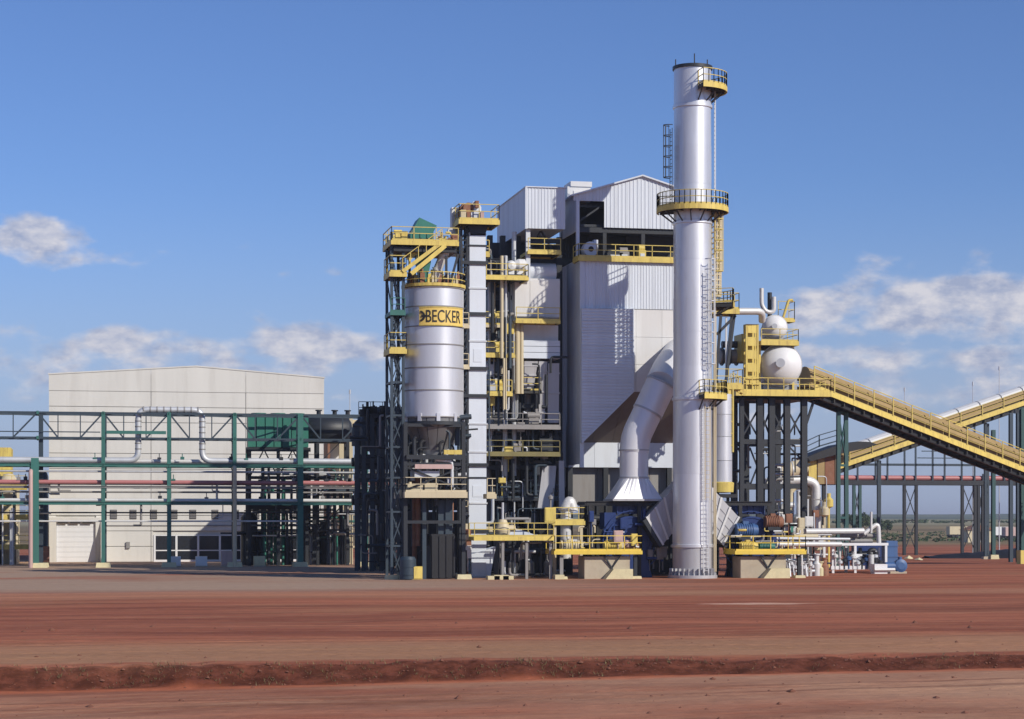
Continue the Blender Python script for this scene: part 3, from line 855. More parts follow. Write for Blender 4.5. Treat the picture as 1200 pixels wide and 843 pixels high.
def rack_clutter():
    rnd = random.Random(31)
    Y = 214.0
    t = thing('filter_station', 'dark crowded station of pipes and small vessels under the green cooler', 'process unit', (X(325, Y), Y, 0))
    for i in range(34):
        u = rnd.uniform(284, 414); yy = Y+rnd.uniform(-.8, 2.2); v1 = rnd.choice((600, 575, 560, 625, 540)); r = rnd.choice((.06, .09, .13, .18))
        x = X(u, yy); z = Z(v1, yy, u); L = rnd.uniform(.8, 3)*rnd.choice((-1, 1))
        MB().path([(x, yy, 0), (x, yy, z), (x+L, yy, z)], r, 8, .4).build('pipe', rnd.choice(('dark_steel', 'dark_steel', 'green_cover', 'grey_plate', 'galvanised', 'blue_steel')), t)
    for i, u in enumerate((292, 306, 320, 338, 366, 380, 391)):
        x = X(u, Y+1); r = rnd.uniform(.45, .85); h = rnd.uniform(2.4, 5.4)
        MB().lathe((x, Y+1, 0), [(r*.8, 0), (r, .3), (r, h), (r*.6, h+r*.5), (0, h+r*.6)], 16).build('vessel', ('dark_steel', 'black', 'green_cover', 'dark_steel', 'grey_plate', 'black', 'dark_steel')[i], t)
    for i in range(26):
        u = rnd.uniform(286, 412); yy = Y+rnd.uniform(-.9, 2.4); x = X(u, yy); z = Z(rnd.uniform(540, 650), yy, u); L = rnd.uniform(2, 7)
        MB().path([(x, yy, z), (x+L, yy, z), (x+L, yy, max(.2, z-rnd.uniform(.6, 3)))], rnd.choice((.05, .08, .12)), 8, .3).build('pipe', rnd.choice(('dark_steel', 'galvanised', 'black', 'grey_plate', 'green_steel')), t)
    for v in (598, 622): 
        z = Z(v, Y, 340)
        MB().box(X(288, Y), X(392, Y), Y-.6, Y+2.2, z-.12, z).build('grating_floor', 'grating', t)
        rail(MB(), [(X(288, Y), Y-.6, z), (X(392, Y), Y-.6, z)], 1.05, 1.6).build('railing', 'dark_steel', t)
    for u in (289, 315, 341, 367, 391): MB().ibeam((X(u, Y), Y-.5, 0), (X(u, Y), Y-.5, Z(566, Y, u)), .24, .24).build('column', 'dark_steel', t)
    for i, (u, m) in enumerate(((205, 'white_paint'), (236, 'white_paint'), (266, 'pink_paint'), (304, 'footing_cream'))):
        x = X(u, 207.5)
        s = thing('small_cabinet', ('white cabinet on the yard by the second green post', 'white cabinet before the dark windows', 'pinkish box at the foot of the beige riser', 'cream box at the foot of the dark station')[i], 'cabinet', (x, 207.5, 0))
        MB().box(x-.55, x+.55, 207.2, 207.9, .1, 1.0+.5*(i == 2)).build('body', m, s)
        MB().box(x-.48, x+.48, 207.15, 207.195, .2, .9).build('door', m, s)
        MB().box(x-.6, x+.6, 207.1, 208, -.05, .1).build('base', 'concrete', s)
rack_clutter()
def beige_shed():
    Y = 218.0
    x0, x1 = X(384, Y), X(416, Y)
    t = thing('stair_building', 'narrow cream concrete frame building at the end of the hall', 'building', ((x0+x1)/2, Y, 0))
    zt = Z(489, Y, 400)
    for x in (X(397, Y), X(409, Y)): MB().box(x, x+(.95 if x < X(400, Y) else .35), Y-.4, Y, 0, zt).build('column', 'cream_paint', t)
    for v in (492, 512, 538, 566, 600, 640):
        MB().box(X(396, Y)-.2, x1+.3, Y-.15, Y+3.6, Z(v, Y, 400)-.35, Z(v, Y, 400)).build('floor_slab', 'cream_paint', t)
    MB().box(x0, x1, Y+3.6, Y+3.9, 0, zt-.3).build('wall', 'beige_sheet', t)
    MB().box(x0, x0+.25, Y, Y+3.6, 0, zt-.3).build('wall', 'rust', t)
beige_shed()
def left_plant():
    Y = 220.0
    t = thing('treatment_unit', 'yellow and grey process unit half hidden beyond the rack by the picture edge', 'process unit', (X(15, Y), Y, 0))
    x0, x1 = X(-70, Y), X(40, Y)
    zs = [Z(v, Y, 10) for v in (640, 605, 570)]
    for k, z in enumerate(zs): platform(t, x0, x1-k*.4, Y, Y+3, z, 'FR', .35, 'yellow_paint')
    columns(t, [(x0+.2+i*(x1-x0-.4)/5, Y+.15) for i in range(6)], 0, zs[2], .3, 'dark_steel')
    for i, u in enumerate((-30, -8, 8)):
        x = X(u, Y)
        MB().lathe((x, Y+5, 0), [(0, 0), (1.1, 0), (1.1, 8.4), (.5, 9.2), (0, 9.3)], 20).build('tank', ('galvanised', 'dark_steel', 'cream_paint')[i], t)
    for i in range(12):
        x = random.uniform(x0, x1-.2); z = random.uniform(4, 12)
        MB().tube((x, Y-.25, 0), (x, Y-.25, z), random.choice((.08, .12, .16)), 8).build('pipe', random.choice(('galvanised', 'dark_steel', 'white_pipe', 'blue_steel')), t)
    single(MB().box(X(-40, Y), X(9, Y), Y+9, Y+16, 0, Z(521, Y, 5)), 'ochre_shed', 'yellow_paint', 'ochre sheet building topping out behind the yellow process unit', 'building', (X(-15, Y), Y+9, 0))
    x = X(50, Y)
    t = thing('grey_column', 'dark round column vessel standing next to the hall corner', 'vessel', (x, Y-3, 0))
    MB().lathe((x, Y-3, 0), [(0, 0), (.62, 0), (.62, Z(560, Y, 50))], 16).build('shell', 'blue_steel', t)
    MB().lathe((x, Y-3, Z(560, Y, 50)), [(.62, 0), (.5, .4), (.25, .62), (0, .7)], 16, flat=False).build('dome', 'dark_steel', t)
    MB().box(X(52, Y-4)-.4, X(52, Y-4)+.5, Y-4.6, Y-4, 0, 1.9).build('base_box', 'rust', t)
left_plant()

# ------------------------------------------------------------------ chimney
def chimney():
    Y = 158.0
    cx = X(811.5, Y)
    zz = lambda v: Z(v, Y, 811)
    t = thing('chimney', 'tall silver steel chimney with round yellow platforms', 'chimney', (cx, Y, 0))
    H_ = zz(79)
    rad = lambda z: 1.53-(1.53-1.415)*z/H_
    MB().lathe((cx, Y, -.1), [(1.9, 0), (1.9, .34), (1.5, .34)], 40).build('base_flange', 'duct_plate', t)
    m = MB()
    for i in range(28):
        a = 2*math.pi*i/28; c, s = math.cos(a), math.sin(a)
        m.bar((cx+c*1.54, Y+s*1.54, .24), (cx+c*1.54, Y+s*1.54, .75), .04, .5, (c, s, 0))
        m.tube((cx+c*1.78, Y+s*1.78, .24), (cx+c*1.78, Y+s*1.78, .42), .05, 6)
    m.build('base_gusset', 'duct_plate', t)
    cuts = [676, 640, 598, 556, 512, 468, 430, 390, 350, 306, 262, 218, 172, 126, 79]
    zs = [0.2]+[zz(v) for v in cuts[1:]]
    for k, (a, b) in enumerate(zip(zs, zs[1:])):
        e = .012 if k % 2 else 0
        MB().lathe((cx, Y, 0), [(rad(a)+e, a), (rad(b)+e, b)], 56).build('shell_section', 'aluminium' if k else 'duct_plate', t)
    for v in (640, 468, 262, 126):
        z = zz(v); r = rad(z)
        MB().lathe((cx, Y, z), [(r+.01, -.14), (r+.10, -.10), (r+.10, .10), (r+.01, .14)], 48).build('stiffener_ring', 'aluminium', t)
    r = rad(H_)
    MB().lathe((cx, Y, H_), [(r-.10, -1.6), (r-.10, .02), (r+.12, .02), (r+.12, -.22), (r, -.22)], 40).build('rim', 'dark_steel', t)
    m = MB()
    for a in (20, 140, 260): m.tube((cx+r*math.cos(R(a)), Y+r*math.sin(R(a)), H_), (cx+r*math.cos(R(a)), Y+r*math.sin(R(a)), H_+.75), .045, 6)
    m.build('lightning_rod', 'dark_steel', t)
    ring_platform(t, cx, Y, zz(104), 1.45, 2.62, -88, 92, 18)
    ring_platform(t, cx, Y, zz(245), 1.47, 2.72, -215, 48, 30)
    ring_platform(t, cx, Y, zz(356), 1.48, 3.15, -30, 78, 12)
    ring_platform(t, cx, Y, zz(464), 1.50, 2.62, -86, 40, 14)
    def lad(ang, z0, z1, m='rail_yellow', cage=True, off=.24):
        a = R(ang); ladder(t, cx+(1.5+off)*math.cos(a), Y+(1.5+off)*math.sin(a), z0, z1, a, m, cage)
    lad(-70, .4, zz(462), 'galvanised', False)
    lad(-66, 6.0, zz(470)-.3, 'cream_paint', False, .28)
    lad(-62, zz(462), zz(320), 'galvanised', True)
    lad(-20, zz(352), zz(248), 'rail_yellow', True)
    a = R(20); o = Vector((math.cos(a), math.sin(a), 0)); q = Vector((-o.y, o.x, 0)); c0 = Vector((cx, Y, 0))
    m = MB(); z0, z1 = zz(346), zz(247)
    arc = [c0+o*(1.62+1.02*math.sin(math.pi*k/10))+q*(.62*math.cos(math.pi*k/10)) for k in range(11)]
    for k in range(int((z1-z0)/.42)):
        z = z0+k*.42
        for p, w in zip(arc, arc[1:]): m.bar(p+Vector((0, 0, z)), w+Vector((0, 0, z)), .03, .10)
    for p in arc: m.bar(p+Vector((0, 0, z0)), p+Vector((0, 0, z1)), .09, .03)
    m.build('ladder_shaft', 'cream_paint', t)
    lad(-8, zz(244), zz(106), 'galvanised', False)
    lad(184, zz(243), zz(152), 'dark_steel', True)
    x = cx+1.62
    MB().tube((x, Y-.75, .5), (x, Y-.75, zz(250)), .07, 8).tube((x-.2, Y-1.0, .5), (x-.2, Y-1.0, zz(300)), .05, 8).build('conduit', 'cream_paint', t)
chimney()

# ------------------------------------------------------------------ dust collector: big ribbed box on its sloping hopper
DY = 166.0
def dust_collector():
    Y = DY
    zz = lambda v: Z(v, Y, 700)
    x0, x1 = X(680, Y), X(806, Y)
    yb = 172.4
    zt, zm = zz(303), zz(362)
    zh = zz(459)
    t = thing('dust_collector', 'large pale ribbed box filter casing behind the chimney', 'filter housing', ((x0+x1)/2, Y, 0))
    MB().box(x0+.1, x1-.1, Y+.12, yb, zh, zt-.05).build('casing', 'beige_sheet', t)
    cladding(t, x0+.28, x1, zm+.05, zt, Y, sheet=1.0, pitch=.25, depth=.03)
    for i in range(4):
        w = (x1-x0-.28)/4
        for k in range(3):
            dz = (zm-zh)/3
            MB().box(x0+.28+i*w+.01, x0+.28+(i+1)*w-.01, Y-.01-.012*random.random(), Y+.1, zh+k*dz+.01, zh+(k+1)*dz-.01).build('casing_panel', 'beige_sheet', t)
    MB().box(x0-.04, x0+.28, Y-.10, Y+.15, zz(548), zt+.04).build('corner_trim', 'white_sheet', t)
    # side wall, full height
    n = 6; w = (yb-Y-.15)/n
    zl = Z(545, Y+3, 668)
    for i in range(n):
        MB().box(x0-.02-.004*(i % 2), x0+.08, Y+.15+i*w+.008, Y+.15+(i+1)*w-.008, zl, zt).build('side_sheet', 'white_sheet', t)
    # proud ribbed siding with the sloping lower edge
    Yp = Y-.55
    a0, a1 = X(681.5, Yp), X(742, Yp)
    zb, zc = Z(519, Yp, 690), Z(459, Yp, 742)
    xr = lambda z: (a0, a1 if z >= zc else a0+.05+(a1-a0-.05)*(z-zb)/(zc-zb))
    courses(t, a0, a1, zb, zm-.02, Yp, .95, 'white_sheet', .24, .045, xr)
    MB().prism([(a0, Yp+.06, zb), (a1, Yp+.06, zc), (a1, Yp+.06, zm-.02), (a0, Yp+.06, zm-.02)], (0, .5, 0)).build('siding_core', 'white_sheet', t)
    MB().bar((a1, Yp-.02, zc), (a1, Yp-.02, zm), .12).bar((a0, Yp-.02, zb), (a1, Yp-.02, zc), .12).build('edge_trim', 'white_sheet', t)
    # sloping hopper underside, then the band below it
    Y2 = 170.4
    z2 = Z(519, Y2, 720)
    n = 5; w = (x1-x0-.3)/n
    for i in range(n):
        a, b = x0+.28+i*w, x0+.28+(i+1)*w-.02
        MB().add([(a, Y+.02, zh), (b, Y+.02, zh), (b, Y2, z2), (a, Y2, z2), (a, Y+.1, zh+.1), (b, Y+.1, zh+.1), (b, Y2, z2+.1), (a, Y2, z2+.1)],
                 [(3, 2, 1, 0), (4, 5, 6, 7), (0, 1, 5, 4), (1, 2, 6, 5), (2, 3, 7, 6), (3, 0, 4, 7)]).build('hopper_plate', 'shaded_plate', t)
    z3 = Z(548, Y2, 720)
    n = 4; w = (x1-x0)/n
    for i in range(n): MB().box(x0+i*w+.01, x0+(i+1)*w-.01, Y2-.05, yb-.1, z3, z2).build('skirt_panel', 'white_sheet', t)
    z4 = Z(592, Y2+.8, 720)
    for i in range(n): MB().box(x0+.4+i*w+.01, x0+.4+(i+1)*w-.02, Y2+.7, yb-.2, z4, z3-.02).build('lower_panel', 'grey_plate', t)
    for x in (x0+.2, x0+3.2, x1-.3):
        for y in (Y2+.2, yb-.3): MB().ibeam((x, y, 0), (x, y, z3), .4, .4).build('column', 'dark_steel', t)
    # black block, ribs and tube added to darken the space below
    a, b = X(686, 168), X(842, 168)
    MB().box(a, b, 168.0, 170.0, .05, 5.9).build('shade_block', 'black', t)
    for k in range(15): x = a+.2+k*(b-a-.4)/14; MB().box(x-.08, x+.08, 167.85, 167.995, .1, 5.8).build('filler_rib', 'dark_steel', t)
    MB().tube((a, 167.5, 4.6), (b, 167.5, 4.6), .3, 12).build('filler_tube', 'dark_steel', t)
    # top deck with its clutter
    zd = zt+.06
    p = platform(t, x0-.2, x1, Y-.25, Y+1.6, zd, 'FL', .32, 'yellow_paint')
    return x0, x1, zt
def roof_equipment(x0, x1, zt):
    Y = DY+.6
    def blower(u, r, lab):
        q = P(u, 300, Y)
        x = q.x
        t = thing('vent_fan', lab, 'fan', (x, Y+.6, zt+.1))
        MB().lathe((x, Y+.1, zt+.2+r), [(r*.35, -.12), (r*.95, -.10), (r, 0), (r, .8), (0, .8)], 22, axis='Y').build('casing', 'white_sheet', t)
        MB().lathe((x, Y+.05, zt+.2+r), [(0, -.1), (r*.34, -.1), (r*.34, .1)], 16, axis='Y').build('inlet', 'black', t)
        MB().box(x-r*.9, x+r*.9, Y+.2, Y+1.1, zt+.1, zt+.25).build('base', 'dark_steel', t)
        MB().box(x+r*.5, x+r*1.05, Y+.25, Y+.85, zt+.2+r, zt+.3+2.1*r).build('outlet', 'white_sheet', t)
    blower(692.5, .62, 'white round vent fan on the filter roof under the open gable')
    for u, w, h, m, lab in ((722, 1.3, .85, 'dark_steel', 'dark motor box on the filter roof deck'), (733, .8, 1.0, 'grey_plate', 'grey gearbox on the filter roof deck'),
                            (754, .6, 1.25, 'yellow_paint', 'yellow valve cabinet on the filter roof deck')):
        x = X(u, Y)
        t = thing('deck_machine', lab, 'machine', (x, Y+.6, zt+.1))
        MB().box(x-w/2, x+w/2, Y+.3, Y+1.1, zt+.1, zt+.1+h*.62).build('housing', m, t)
        MB().tube((x-w*.4, Y+.7, zt+.1+h*.75), (x+w*.4, Y+.7, zt+.1+h*.75), h*.26, 14).build('drum', m, t)
        MB().box(x-w*.3, x+w*.3, Y+.26, Y+.3, zt+.2, zt+.1+h*.4).build('cover_plate', 'galvanised', t)
x0_, x1_, zt_ = dust_collector()
roof_equipment(x0_, x1_, zt_)

def gable_house():
    Y = 167.2
    x0, x1 = X(677, Y), X(829, Y)
    xo = X(708, Y)
    xm = X(752.5, Y)
    zp = Z(207, Y, 752); ze = Z(228, Y, 677); zb = Z(267, Y, 720); zo = Z(236, Y, 700)
    t = thing('gable_house', 'white ribbed gabled roof house with a dark open bay above the filter', 'roof house', (xm, Y, zb))
    top = lambda x: zp-(zp-ze)/(xm-x0)*abs(x-xm)
    cladding(t, xo, x1, zb, None, Y, sheet=1.0, pitch=.28, ztop=top, depth=.035)
    cladding(t, x0-.35, xo, zo, None, Y, sheet=1.0, pitch=.28, ztop=top, depth=.035)
    MB().box(x0-.12, x0+.14, Y-.04, Y+.2, Z(303, Y, 677), zo).build('jamb_post', 'white_sheet', t)
    ys, ye = Y+.2, X(677, Y)/(X(657.5, 1.0))
    n = 4; w = (ye-ys)/n
    for i in range(n): MB().box(x0-.14-.003*(i % 2), x0-.04, ys+i*w+.01, ys+(i+1)*w-.01, Z(271, Y, 677), top(x0)-.05).build('side_sheet', 'white_sheet', t)
    yb = Y+6
    MB().prism([(x0-.6, Y-.25, top(x0-.6)), (xm, Y-.25, zp), (x1+.3, Y-.25, top(x1+.3)), (x1+.3, Y-.25, top(x1+.3)+.12), (xm, Y-.25, zp+.12), (x0-.6, Y-.25, top(x0-.6)+.12)], (0, 6.5, 0)).build('roof', 'white_sheet', t)
    MB().prism([(x0, yb-.2, zb-2.4), (x1-.1, yb-.2, zb-2.4), (x1-.1, yb-.2, top(x1)-.1), (xm, yb-.2, zp-.1), (x0, yb-.2, top(x0)-.1)], (0, .2, 0)).build('back_wall', 'dark_steel', t)
    MB().box(x0, x1-.1, Y+.6, yb-.3, zb+.1, zb+.3).build('floor', 'dark_steel', t)
    m = MB()
    for x in (xo+.1, xo+3.3, x1-.4):
        for y in (Y+.35, yb-.6): m.ibeam((x, y, zt_), (x, y, zb+.4), .3, .3)
    m.build('frame_post', 'dark_steel', t)
    m = MB()
    m.bar((x0+.2, Y+.5, zo-1.6), (xo+.6, Y+.5, zo+.2), .14).bar((x0+.2, Y+.9, zo-.3), (xo+.6, Y+.9, zo-.3), .2)
    m.bar((x0, Y+.3, zb-.2), (x1, Y+.3, zb-.2), .25, .4)
    m.build('brace', 'dark_steel', t)
    m = MB()
    for k in range(5):
        a = X(659+k*4.2, ye-1)
        z0, z1 = Z(303, ye, 665), Z(272, ye, 665)
        m.bar((a, ye-1, z0), (a, ye-1, z1), .15)
    m.bar((X(658, ye), ye-1, z0+.3), (X(677, ye), ye-1.2, z1), .16)
    m.build('side_lattice', 'dark_steel', t)
    # beige box sitting on the roofs
    yq = Y+3.0
    a, b = X(665, yq), X(692, yq)
    q = thing('roof_monitor', 'beige box with a flat lid riding on the roofs between the two white houses', 'roof box', ((a+b)/2, yq, Z(236, yq, 680)))
    MB().box(a, b, yq, yq+2.2, Z(236, yq, 680), Z(219, yq, 680)).build('body', 'beige_sheet', q)
    MB().box(a+.25, b+.1, yq-.1, yq+2.4, Z(219, yq, 680), Z(213, yq, 680)).build('lid', 'beige_sheet', q)
    MB().box(a+.5, a+1.1, yq-.06, yq-.004, Z(233, yq, 680), Z(224, yq, 680)).build('hatch', 'beige_sheet', q)
gable_house()

# ------------------------------------------------------------------ boiler house
def boiler_house():
    Y = 166.5
    xa, xb = X(617, Y), X(662.5, Y)
    zb, zt = Z(268, Y, 630), Z(220, Y, 630)
    ye = 178.8
    t = thing('boiler_house', 'boiler tower of white sheet over an open dark steel frame with yellow galleries', 'boiler house', (X(620, Y), Y+6, 0))
    cladding(t, xa, xb, zb, zt, Y, sheet=1.0, pitch=.26, depth=.035)
    MB().box(xa+.1, xb, Y+.12, ye, zb+.05, zt-.06).build('roof_house', 'white_sheet', t)
    n = 12; w = (ye-Y-.1)/n
    for i in range(n): MB().box(xa-.02-.004*(i % 2), xa+.07, Y+.05+i*w+.008, Y+.05+(i+1)*w-.008, zb, zt).build('side_sheet', 'white_sheet', t)
    MB().box(xa-.12, xa+.06, Y-.10, Y+.05, zb-.05, zt+.05).build('corner_trim', 'white_sheet', t)
    MB().box(xa-.1, xb+.1, Y-.12, ye, zt, zt+.08).build('roof', 'white_sheet', t)
    # main columns and dark core
    yc = 174.0
    x0, x1 = X(572, yc), X(668, yc)
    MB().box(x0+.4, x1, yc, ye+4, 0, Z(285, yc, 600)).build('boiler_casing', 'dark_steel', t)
    for u in (592, 602.5):
        x = X(u, 167.8); m = MB().tube((x, 167.8, 8), (x, 167.8, Z(272 if u > 600 else 300, 167.8, u)), .2, 10)
        m.build('riser', 'galvanised', t)
    for u in (618.5,):
        x = X(u, 167.0); MB().ibeam((x, 167.0, Z(330, 167.0, u)), (x, 167.0, zb), .34, .34).build('column', 'galvanised', t)
    for u in (574, 589, 607, 632, 655):
        x = X(u, 170.6); MB().ibeam((x, 170.6, 0), (x, 170.6, zb-.1), .42, .42).build('column', 'dark_steel', t)
    # cladding and casings visible between the galleries
    y = 166.9
    zz = lambda v: Z(v, y, 630)
    fx = lambda u: X(u, y)
    MB().lathe((fx(617), y+1.3, zz(317)), [(0, 0), (.75, .05), (.75, 2.6), (0, 2.65)], 18, axis='X').build('steam_drum', 'white_sheet', t)
    MB().box(fx(604), fx(657), y+.3, y+4, zz(372), zz(326)).build('casing', 'beige_sheet', t)
    for i in range(3):
        w = (fx(657)-fx(604))/3
        MB().box(fx(604)+i*w+.01, fx(604)+(i+1)*w-.01, y+.22-.02*(i % 2), y+.3, zz(371), zz(328)).build('casing_panel', 'beige_sheet', t)
    MB().box(fx(611), fx(657), y+.9, y+4, zz(420), zz(380)).build('casing', 'beige_sheet', t)
    for k in range(3):
        MB().box(fx(608), fx(657), y+.25, y+.9, zz(420-k*7.2)+.012, zz(413-k*7.2)-.012).build('casing_band', 'white_sheet', t)
    # hopper ducts in the shade below
    for u0, u1, v0, v1, bot in ((616, 632, 423, 456, 5), (633, 643, 423, 495, 3), (644, 657, 425, 495, 0)):
        m = MB(); a, b = fx(u0), fx(u1); k = bot*PX(630, y)
        m.add([(a, y+.5, zz(v0)), (b, y+.5, zz(v0)), (b, y+2, zz(v0)), (a, y+2, zz(v0)), (a+k*.2, y+.7, zz(v1)), (b-k, y+.7, zz(v1)), (b-k, y+1.8, zz(v1)), (a+k*.2, y+1.8, zz(v1))],
              [(0, 1, 2, 3), (7, 6, 5, 4), (4, 5, 1, 0), (5, 6, 2, 1), (6, 7, 3, 2), (7, 4, 0, 3)])
        m.build('duct', 'duct_plate', t)
        for j in range(3):
            zq = zz(v0)+(zz(v1)-zz(v0))*(j+.5)/3
            MB().bar((a-.05, y+.55, zq), (b+.05-k*(j+.5)/3, y+.55, zq), .1).build('duct_flange', 'duct_plate', t)
    for u, r in ((606, .22), (611, .16)):
        MB().tube((fx(u), y-.1, zz(462)), (fx(u), y-.1, zz(378)), r, 10).build('downcomer', 'cream_paint', t)
    # galleries
    def gal(u0, u1, v, y0, y1, sides='FLR', m='yellow_paint', edge=.22): return platform(t, X(u0, y0), X(u1, y0), y0, y1, Z(v, y0, (u0+u1)/2), sides, edge, m, 1.05, {'grey_plate': 'grey_plate', 'shaded_yellow': 'shaded_yellow', 'dark_steel': 'blue_steel'}.get(m, 'rail_yellow'))  # lower galleries get dark rails, shade put into their colour
    gal(619, 657, 295, 166.5, 169.5, 'F')
    gal(570, 619, 325, 164.3, 169.5, 'FR')
    gal(605, 656, 376, 165.9, 167.1, 'F')
    gal(569, 589, 381, 165.7, 169.5, 'F', 'cream_paint', .2)
    gal(569, 603, 416, 165.5, 169.5, 'F')
    gal(569, 600, 461, 165.5, 169.5, 'F')
    gal(604, 634, 458, 167.0, 168.3, 'F', 'grating')
    gal(569, 656, 500, 165.9, 169.7, 'F', 'grey_plate')  # grey in place of yellow stands for shade on this gallery
    gal(569, 656, 532, 165.7, 169.9, 'F', 'shaded_yellow', .2)
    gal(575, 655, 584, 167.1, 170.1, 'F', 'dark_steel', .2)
    # pipes, headers and beams in the shade
    m = PB(t, 'cross_beam', 'dark_steel')
    for v in (345, 398, 440, 480, 515, 556, 600, 640):
        m.ibeam((X(570, 170.4), 170.4, Z(v, 170.4, 610)), (X(656, 170.4), 170.4, Z(v, 170.4, 610)), .3, .45, (0, 0, 1))
    rnd = random.Random(5)
    for i in range(46):
        u = rnd.uniform(571, 655); yy = rnd.uniform(168.6, 170.2); v0, v1 = rnd.choice(((680, 540), (585, 500), (640, 500), (530, 465), (500, 420), (678, 600)))
        if u > 604 and v1 < 495: u -= 36
        MB().tube((X(u, yy), yy, max(0, Z(v0, yy, u))), (X(u, yy), yy, Z(v1, yy, u)), rnd.choice((.09, .12, .18, .26)), 9).build('pipe', rnd.choice(('dark_steel', 'blue_steel', 'dark_steel', 'dark_steel', 'grey_plate', 'galvanised')), t)
    for i in range(22):
        v = rnd.uniform(500, 660); u = rnd.uniform(575, 620); yy = rnd.uniform(168.2, 169.8); L = rnd.uniform(15, 42)
        MB().path([(X(u, yy), yy, Z(v, yy, u)), (X(u+L, yy), yy, Z(v, yy, u)), (X(u+L, yy), yy, max(.2, Z(v+rnd.uniform(8, 26), yy, u)))], rnd.choice((.1, .16, .22)), 9, .4).build('pipe', rnd.choice(('dark_steel', 'grey_plate', 'blue_steel')), t)
    # tall duct legs and grey hopper at the foot beside the filter
    y = 167.0
    for u0, u1, u2, u3, v0, v1, mm in ((636, 652, 630, 648, 546, 596, 'duct_plate'), (655, 661, 655, 662, 540, 600, 'duct_plate')):
        MB().add([(X(u0, y), y, Z(v0, y, 640)), (X(u1, y), y, Z(v0, y, 640)), (X(u1, y), y+1.2, Z(v0, y, 640)), (X(u0, y), y+1.2, Z(v0, y, 640)),
                  (X(u2, y), y, Z(v1, y, 640)), (X(u3, y), y, Z(v1, y, 640)), (X(u3, y), y+1.2, Z(v1, y, 640)), (X(u2, y), y+1.2, Z(v1, y, 640))],
                 [(0, 1, 2, 3), (7, 6, 5, 4), (4, 5, 1, 0), (5, 6, 2, 1), (6, 7, 3, 2), (7, 4, 0, 3)]).build('ash_duct', mm, t)
    for u in (578, 600, 622, 650):
        x = X(u, 170.6); footing(t, x, 170.0, 1.0, .3)
    for u, r, a, b in ((577, .35, 620, 560), (604, .5, 668, 615), (628, .6, 670, 628)):
        yy = 169.2
        MB().lathe((X(u, yy), yy, Z(a, yy, u)), [(0, 0), (r, .1), (r, Z(b, yy, u)-Z(a, yy, u)-.2), (r*.5, Z(b, yy, u)-Z(a, yy, u)), (0, Z(b, yy, u)-Z(a, yy, u))], 16).build('vessel', 'dark_steel', t)
    # motors, cabinets and blower heads standing on the galleries
    for i, (u, v, r, m) in enumerate(((599, 322, .45, 'white_paint'), (609, 322, .5, 'white_paint'), (583, 378, .4, 'yellow_paint'), (577, 413, .4, 'cream_paint'), (585, 413, .45, 'yellow_paint'), (578, 458, .4, 'galvanised'), (586, 458, .45, 'yellow_paint'), (606, 529, .35, 'grey_plate'), (583, 497, .4, 'dark_steel'), (640, 529, .6, 'dark_steel'), (625, 497, .5, 'grey_plate'))):
        yy = 167.0; x = X(u, yy); z = Z(v, yy, u)
        if i < 2: MB().lathe((x, yy, z+r*1.5), [(0, -r*1.1), (r*.7, -r*.9), (r, -r*.2), (r, r*.8), (r*.6, r), (0, r)], 16, axis='X' if i else 'Y').box(x-r*.5, x+r*.5, yy-r*.4, yy+r*.4, z, z+r).build('blower', m, t)
        else: MB().box(x-r*.8, x+r*.8, yy-r*.6, yy+r*.6, z, z+r*.9).tube((x-r, yy, z+r*1.35), (x+r, yy, z+r*1.35), r*.55, 12).box(x+r*.3, x+r*.75, yy-r*.4, yy+r*.4, z+r*.9, z+r*2.4).build('drive_unit', m, t)
    for i in range(16):
        u = rnd.uniform(572, 600); yy = rnd.uniform(165.0, 168); v1 = rnd.choice((300, 330, 372, 420)); v0 = v1+rnd.choice((60, 85, 120))
        MB().tube((X(u, yy), yy, Z(v0, yy, u)), (X(u, yy), yy, Z(v1, yy, u)), rnd.choice((.06, .09, .14)), 8).build('pipe', rnd.choice(('galvanised', 'dark_steel', 'blue_steel', 'cream_paint')), t)
    for u0, u1, v in ((571, 616, 306), (571, 600, 349), (571, 600, 394), (571, 600, 438), (571, 655, 476), (571, 655, 513), (571, 655, 548), (618, 656, 283)):
        yy = 168.0; MB().ibeam((X(u0, yy), yy, Z(v, yy, u0)), (X(u1, yy), yy, Z(v, yy, u1)), .24, .34, (0, 0, 1)).build('gallery_beam', 'dark_steel', t)
    for (ua, va, ub, vb) in ((574, 345, 588, 325), (589, 415, 574, 383), (574, 460, 589, 417), (589, 498, 574, 462), (620, 295, 634, 270), (648, 295, 634, 270)):
        yy = 168.3; MB().bar(P(ua, va, yy), P(ub, vb, yy), .14).build('brace', 'dark_steel', t)
    MB().box(X(574, 170.9), X(657, 170.9), 170.9, 171.2, .0, Z(495, 170.9, 610)).build('dark_backing', 'black', t)  # black panel added behind the bays to make them dark
    s = thing('shade_filler', 'black ribbed block added to darken the space below the yellow walkway', 'machine', (X(612, 164), 164, 0))  # added block that stands for the darkness under the walkway
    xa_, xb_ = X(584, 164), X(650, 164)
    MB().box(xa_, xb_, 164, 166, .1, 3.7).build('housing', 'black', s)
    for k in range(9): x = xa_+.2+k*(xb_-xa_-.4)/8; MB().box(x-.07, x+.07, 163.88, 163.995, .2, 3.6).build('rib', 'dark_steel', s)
    MB().tube((xa_+.3, 163.7, 2.0), (xb_-.5, 163.7, 2.0), .28, 12).build('filler_tube', 'dark_steel', s)
    for k in range(3): MB().lathe((xa_+1+k*1.4, 163.4, 0), [(.3, 0), (.3, 1.1), (.12, 1.4), (.12, 1.9), (0, 1.9)], 12).build('filler_outlet', 'grey_plate', s)
boiler_house()

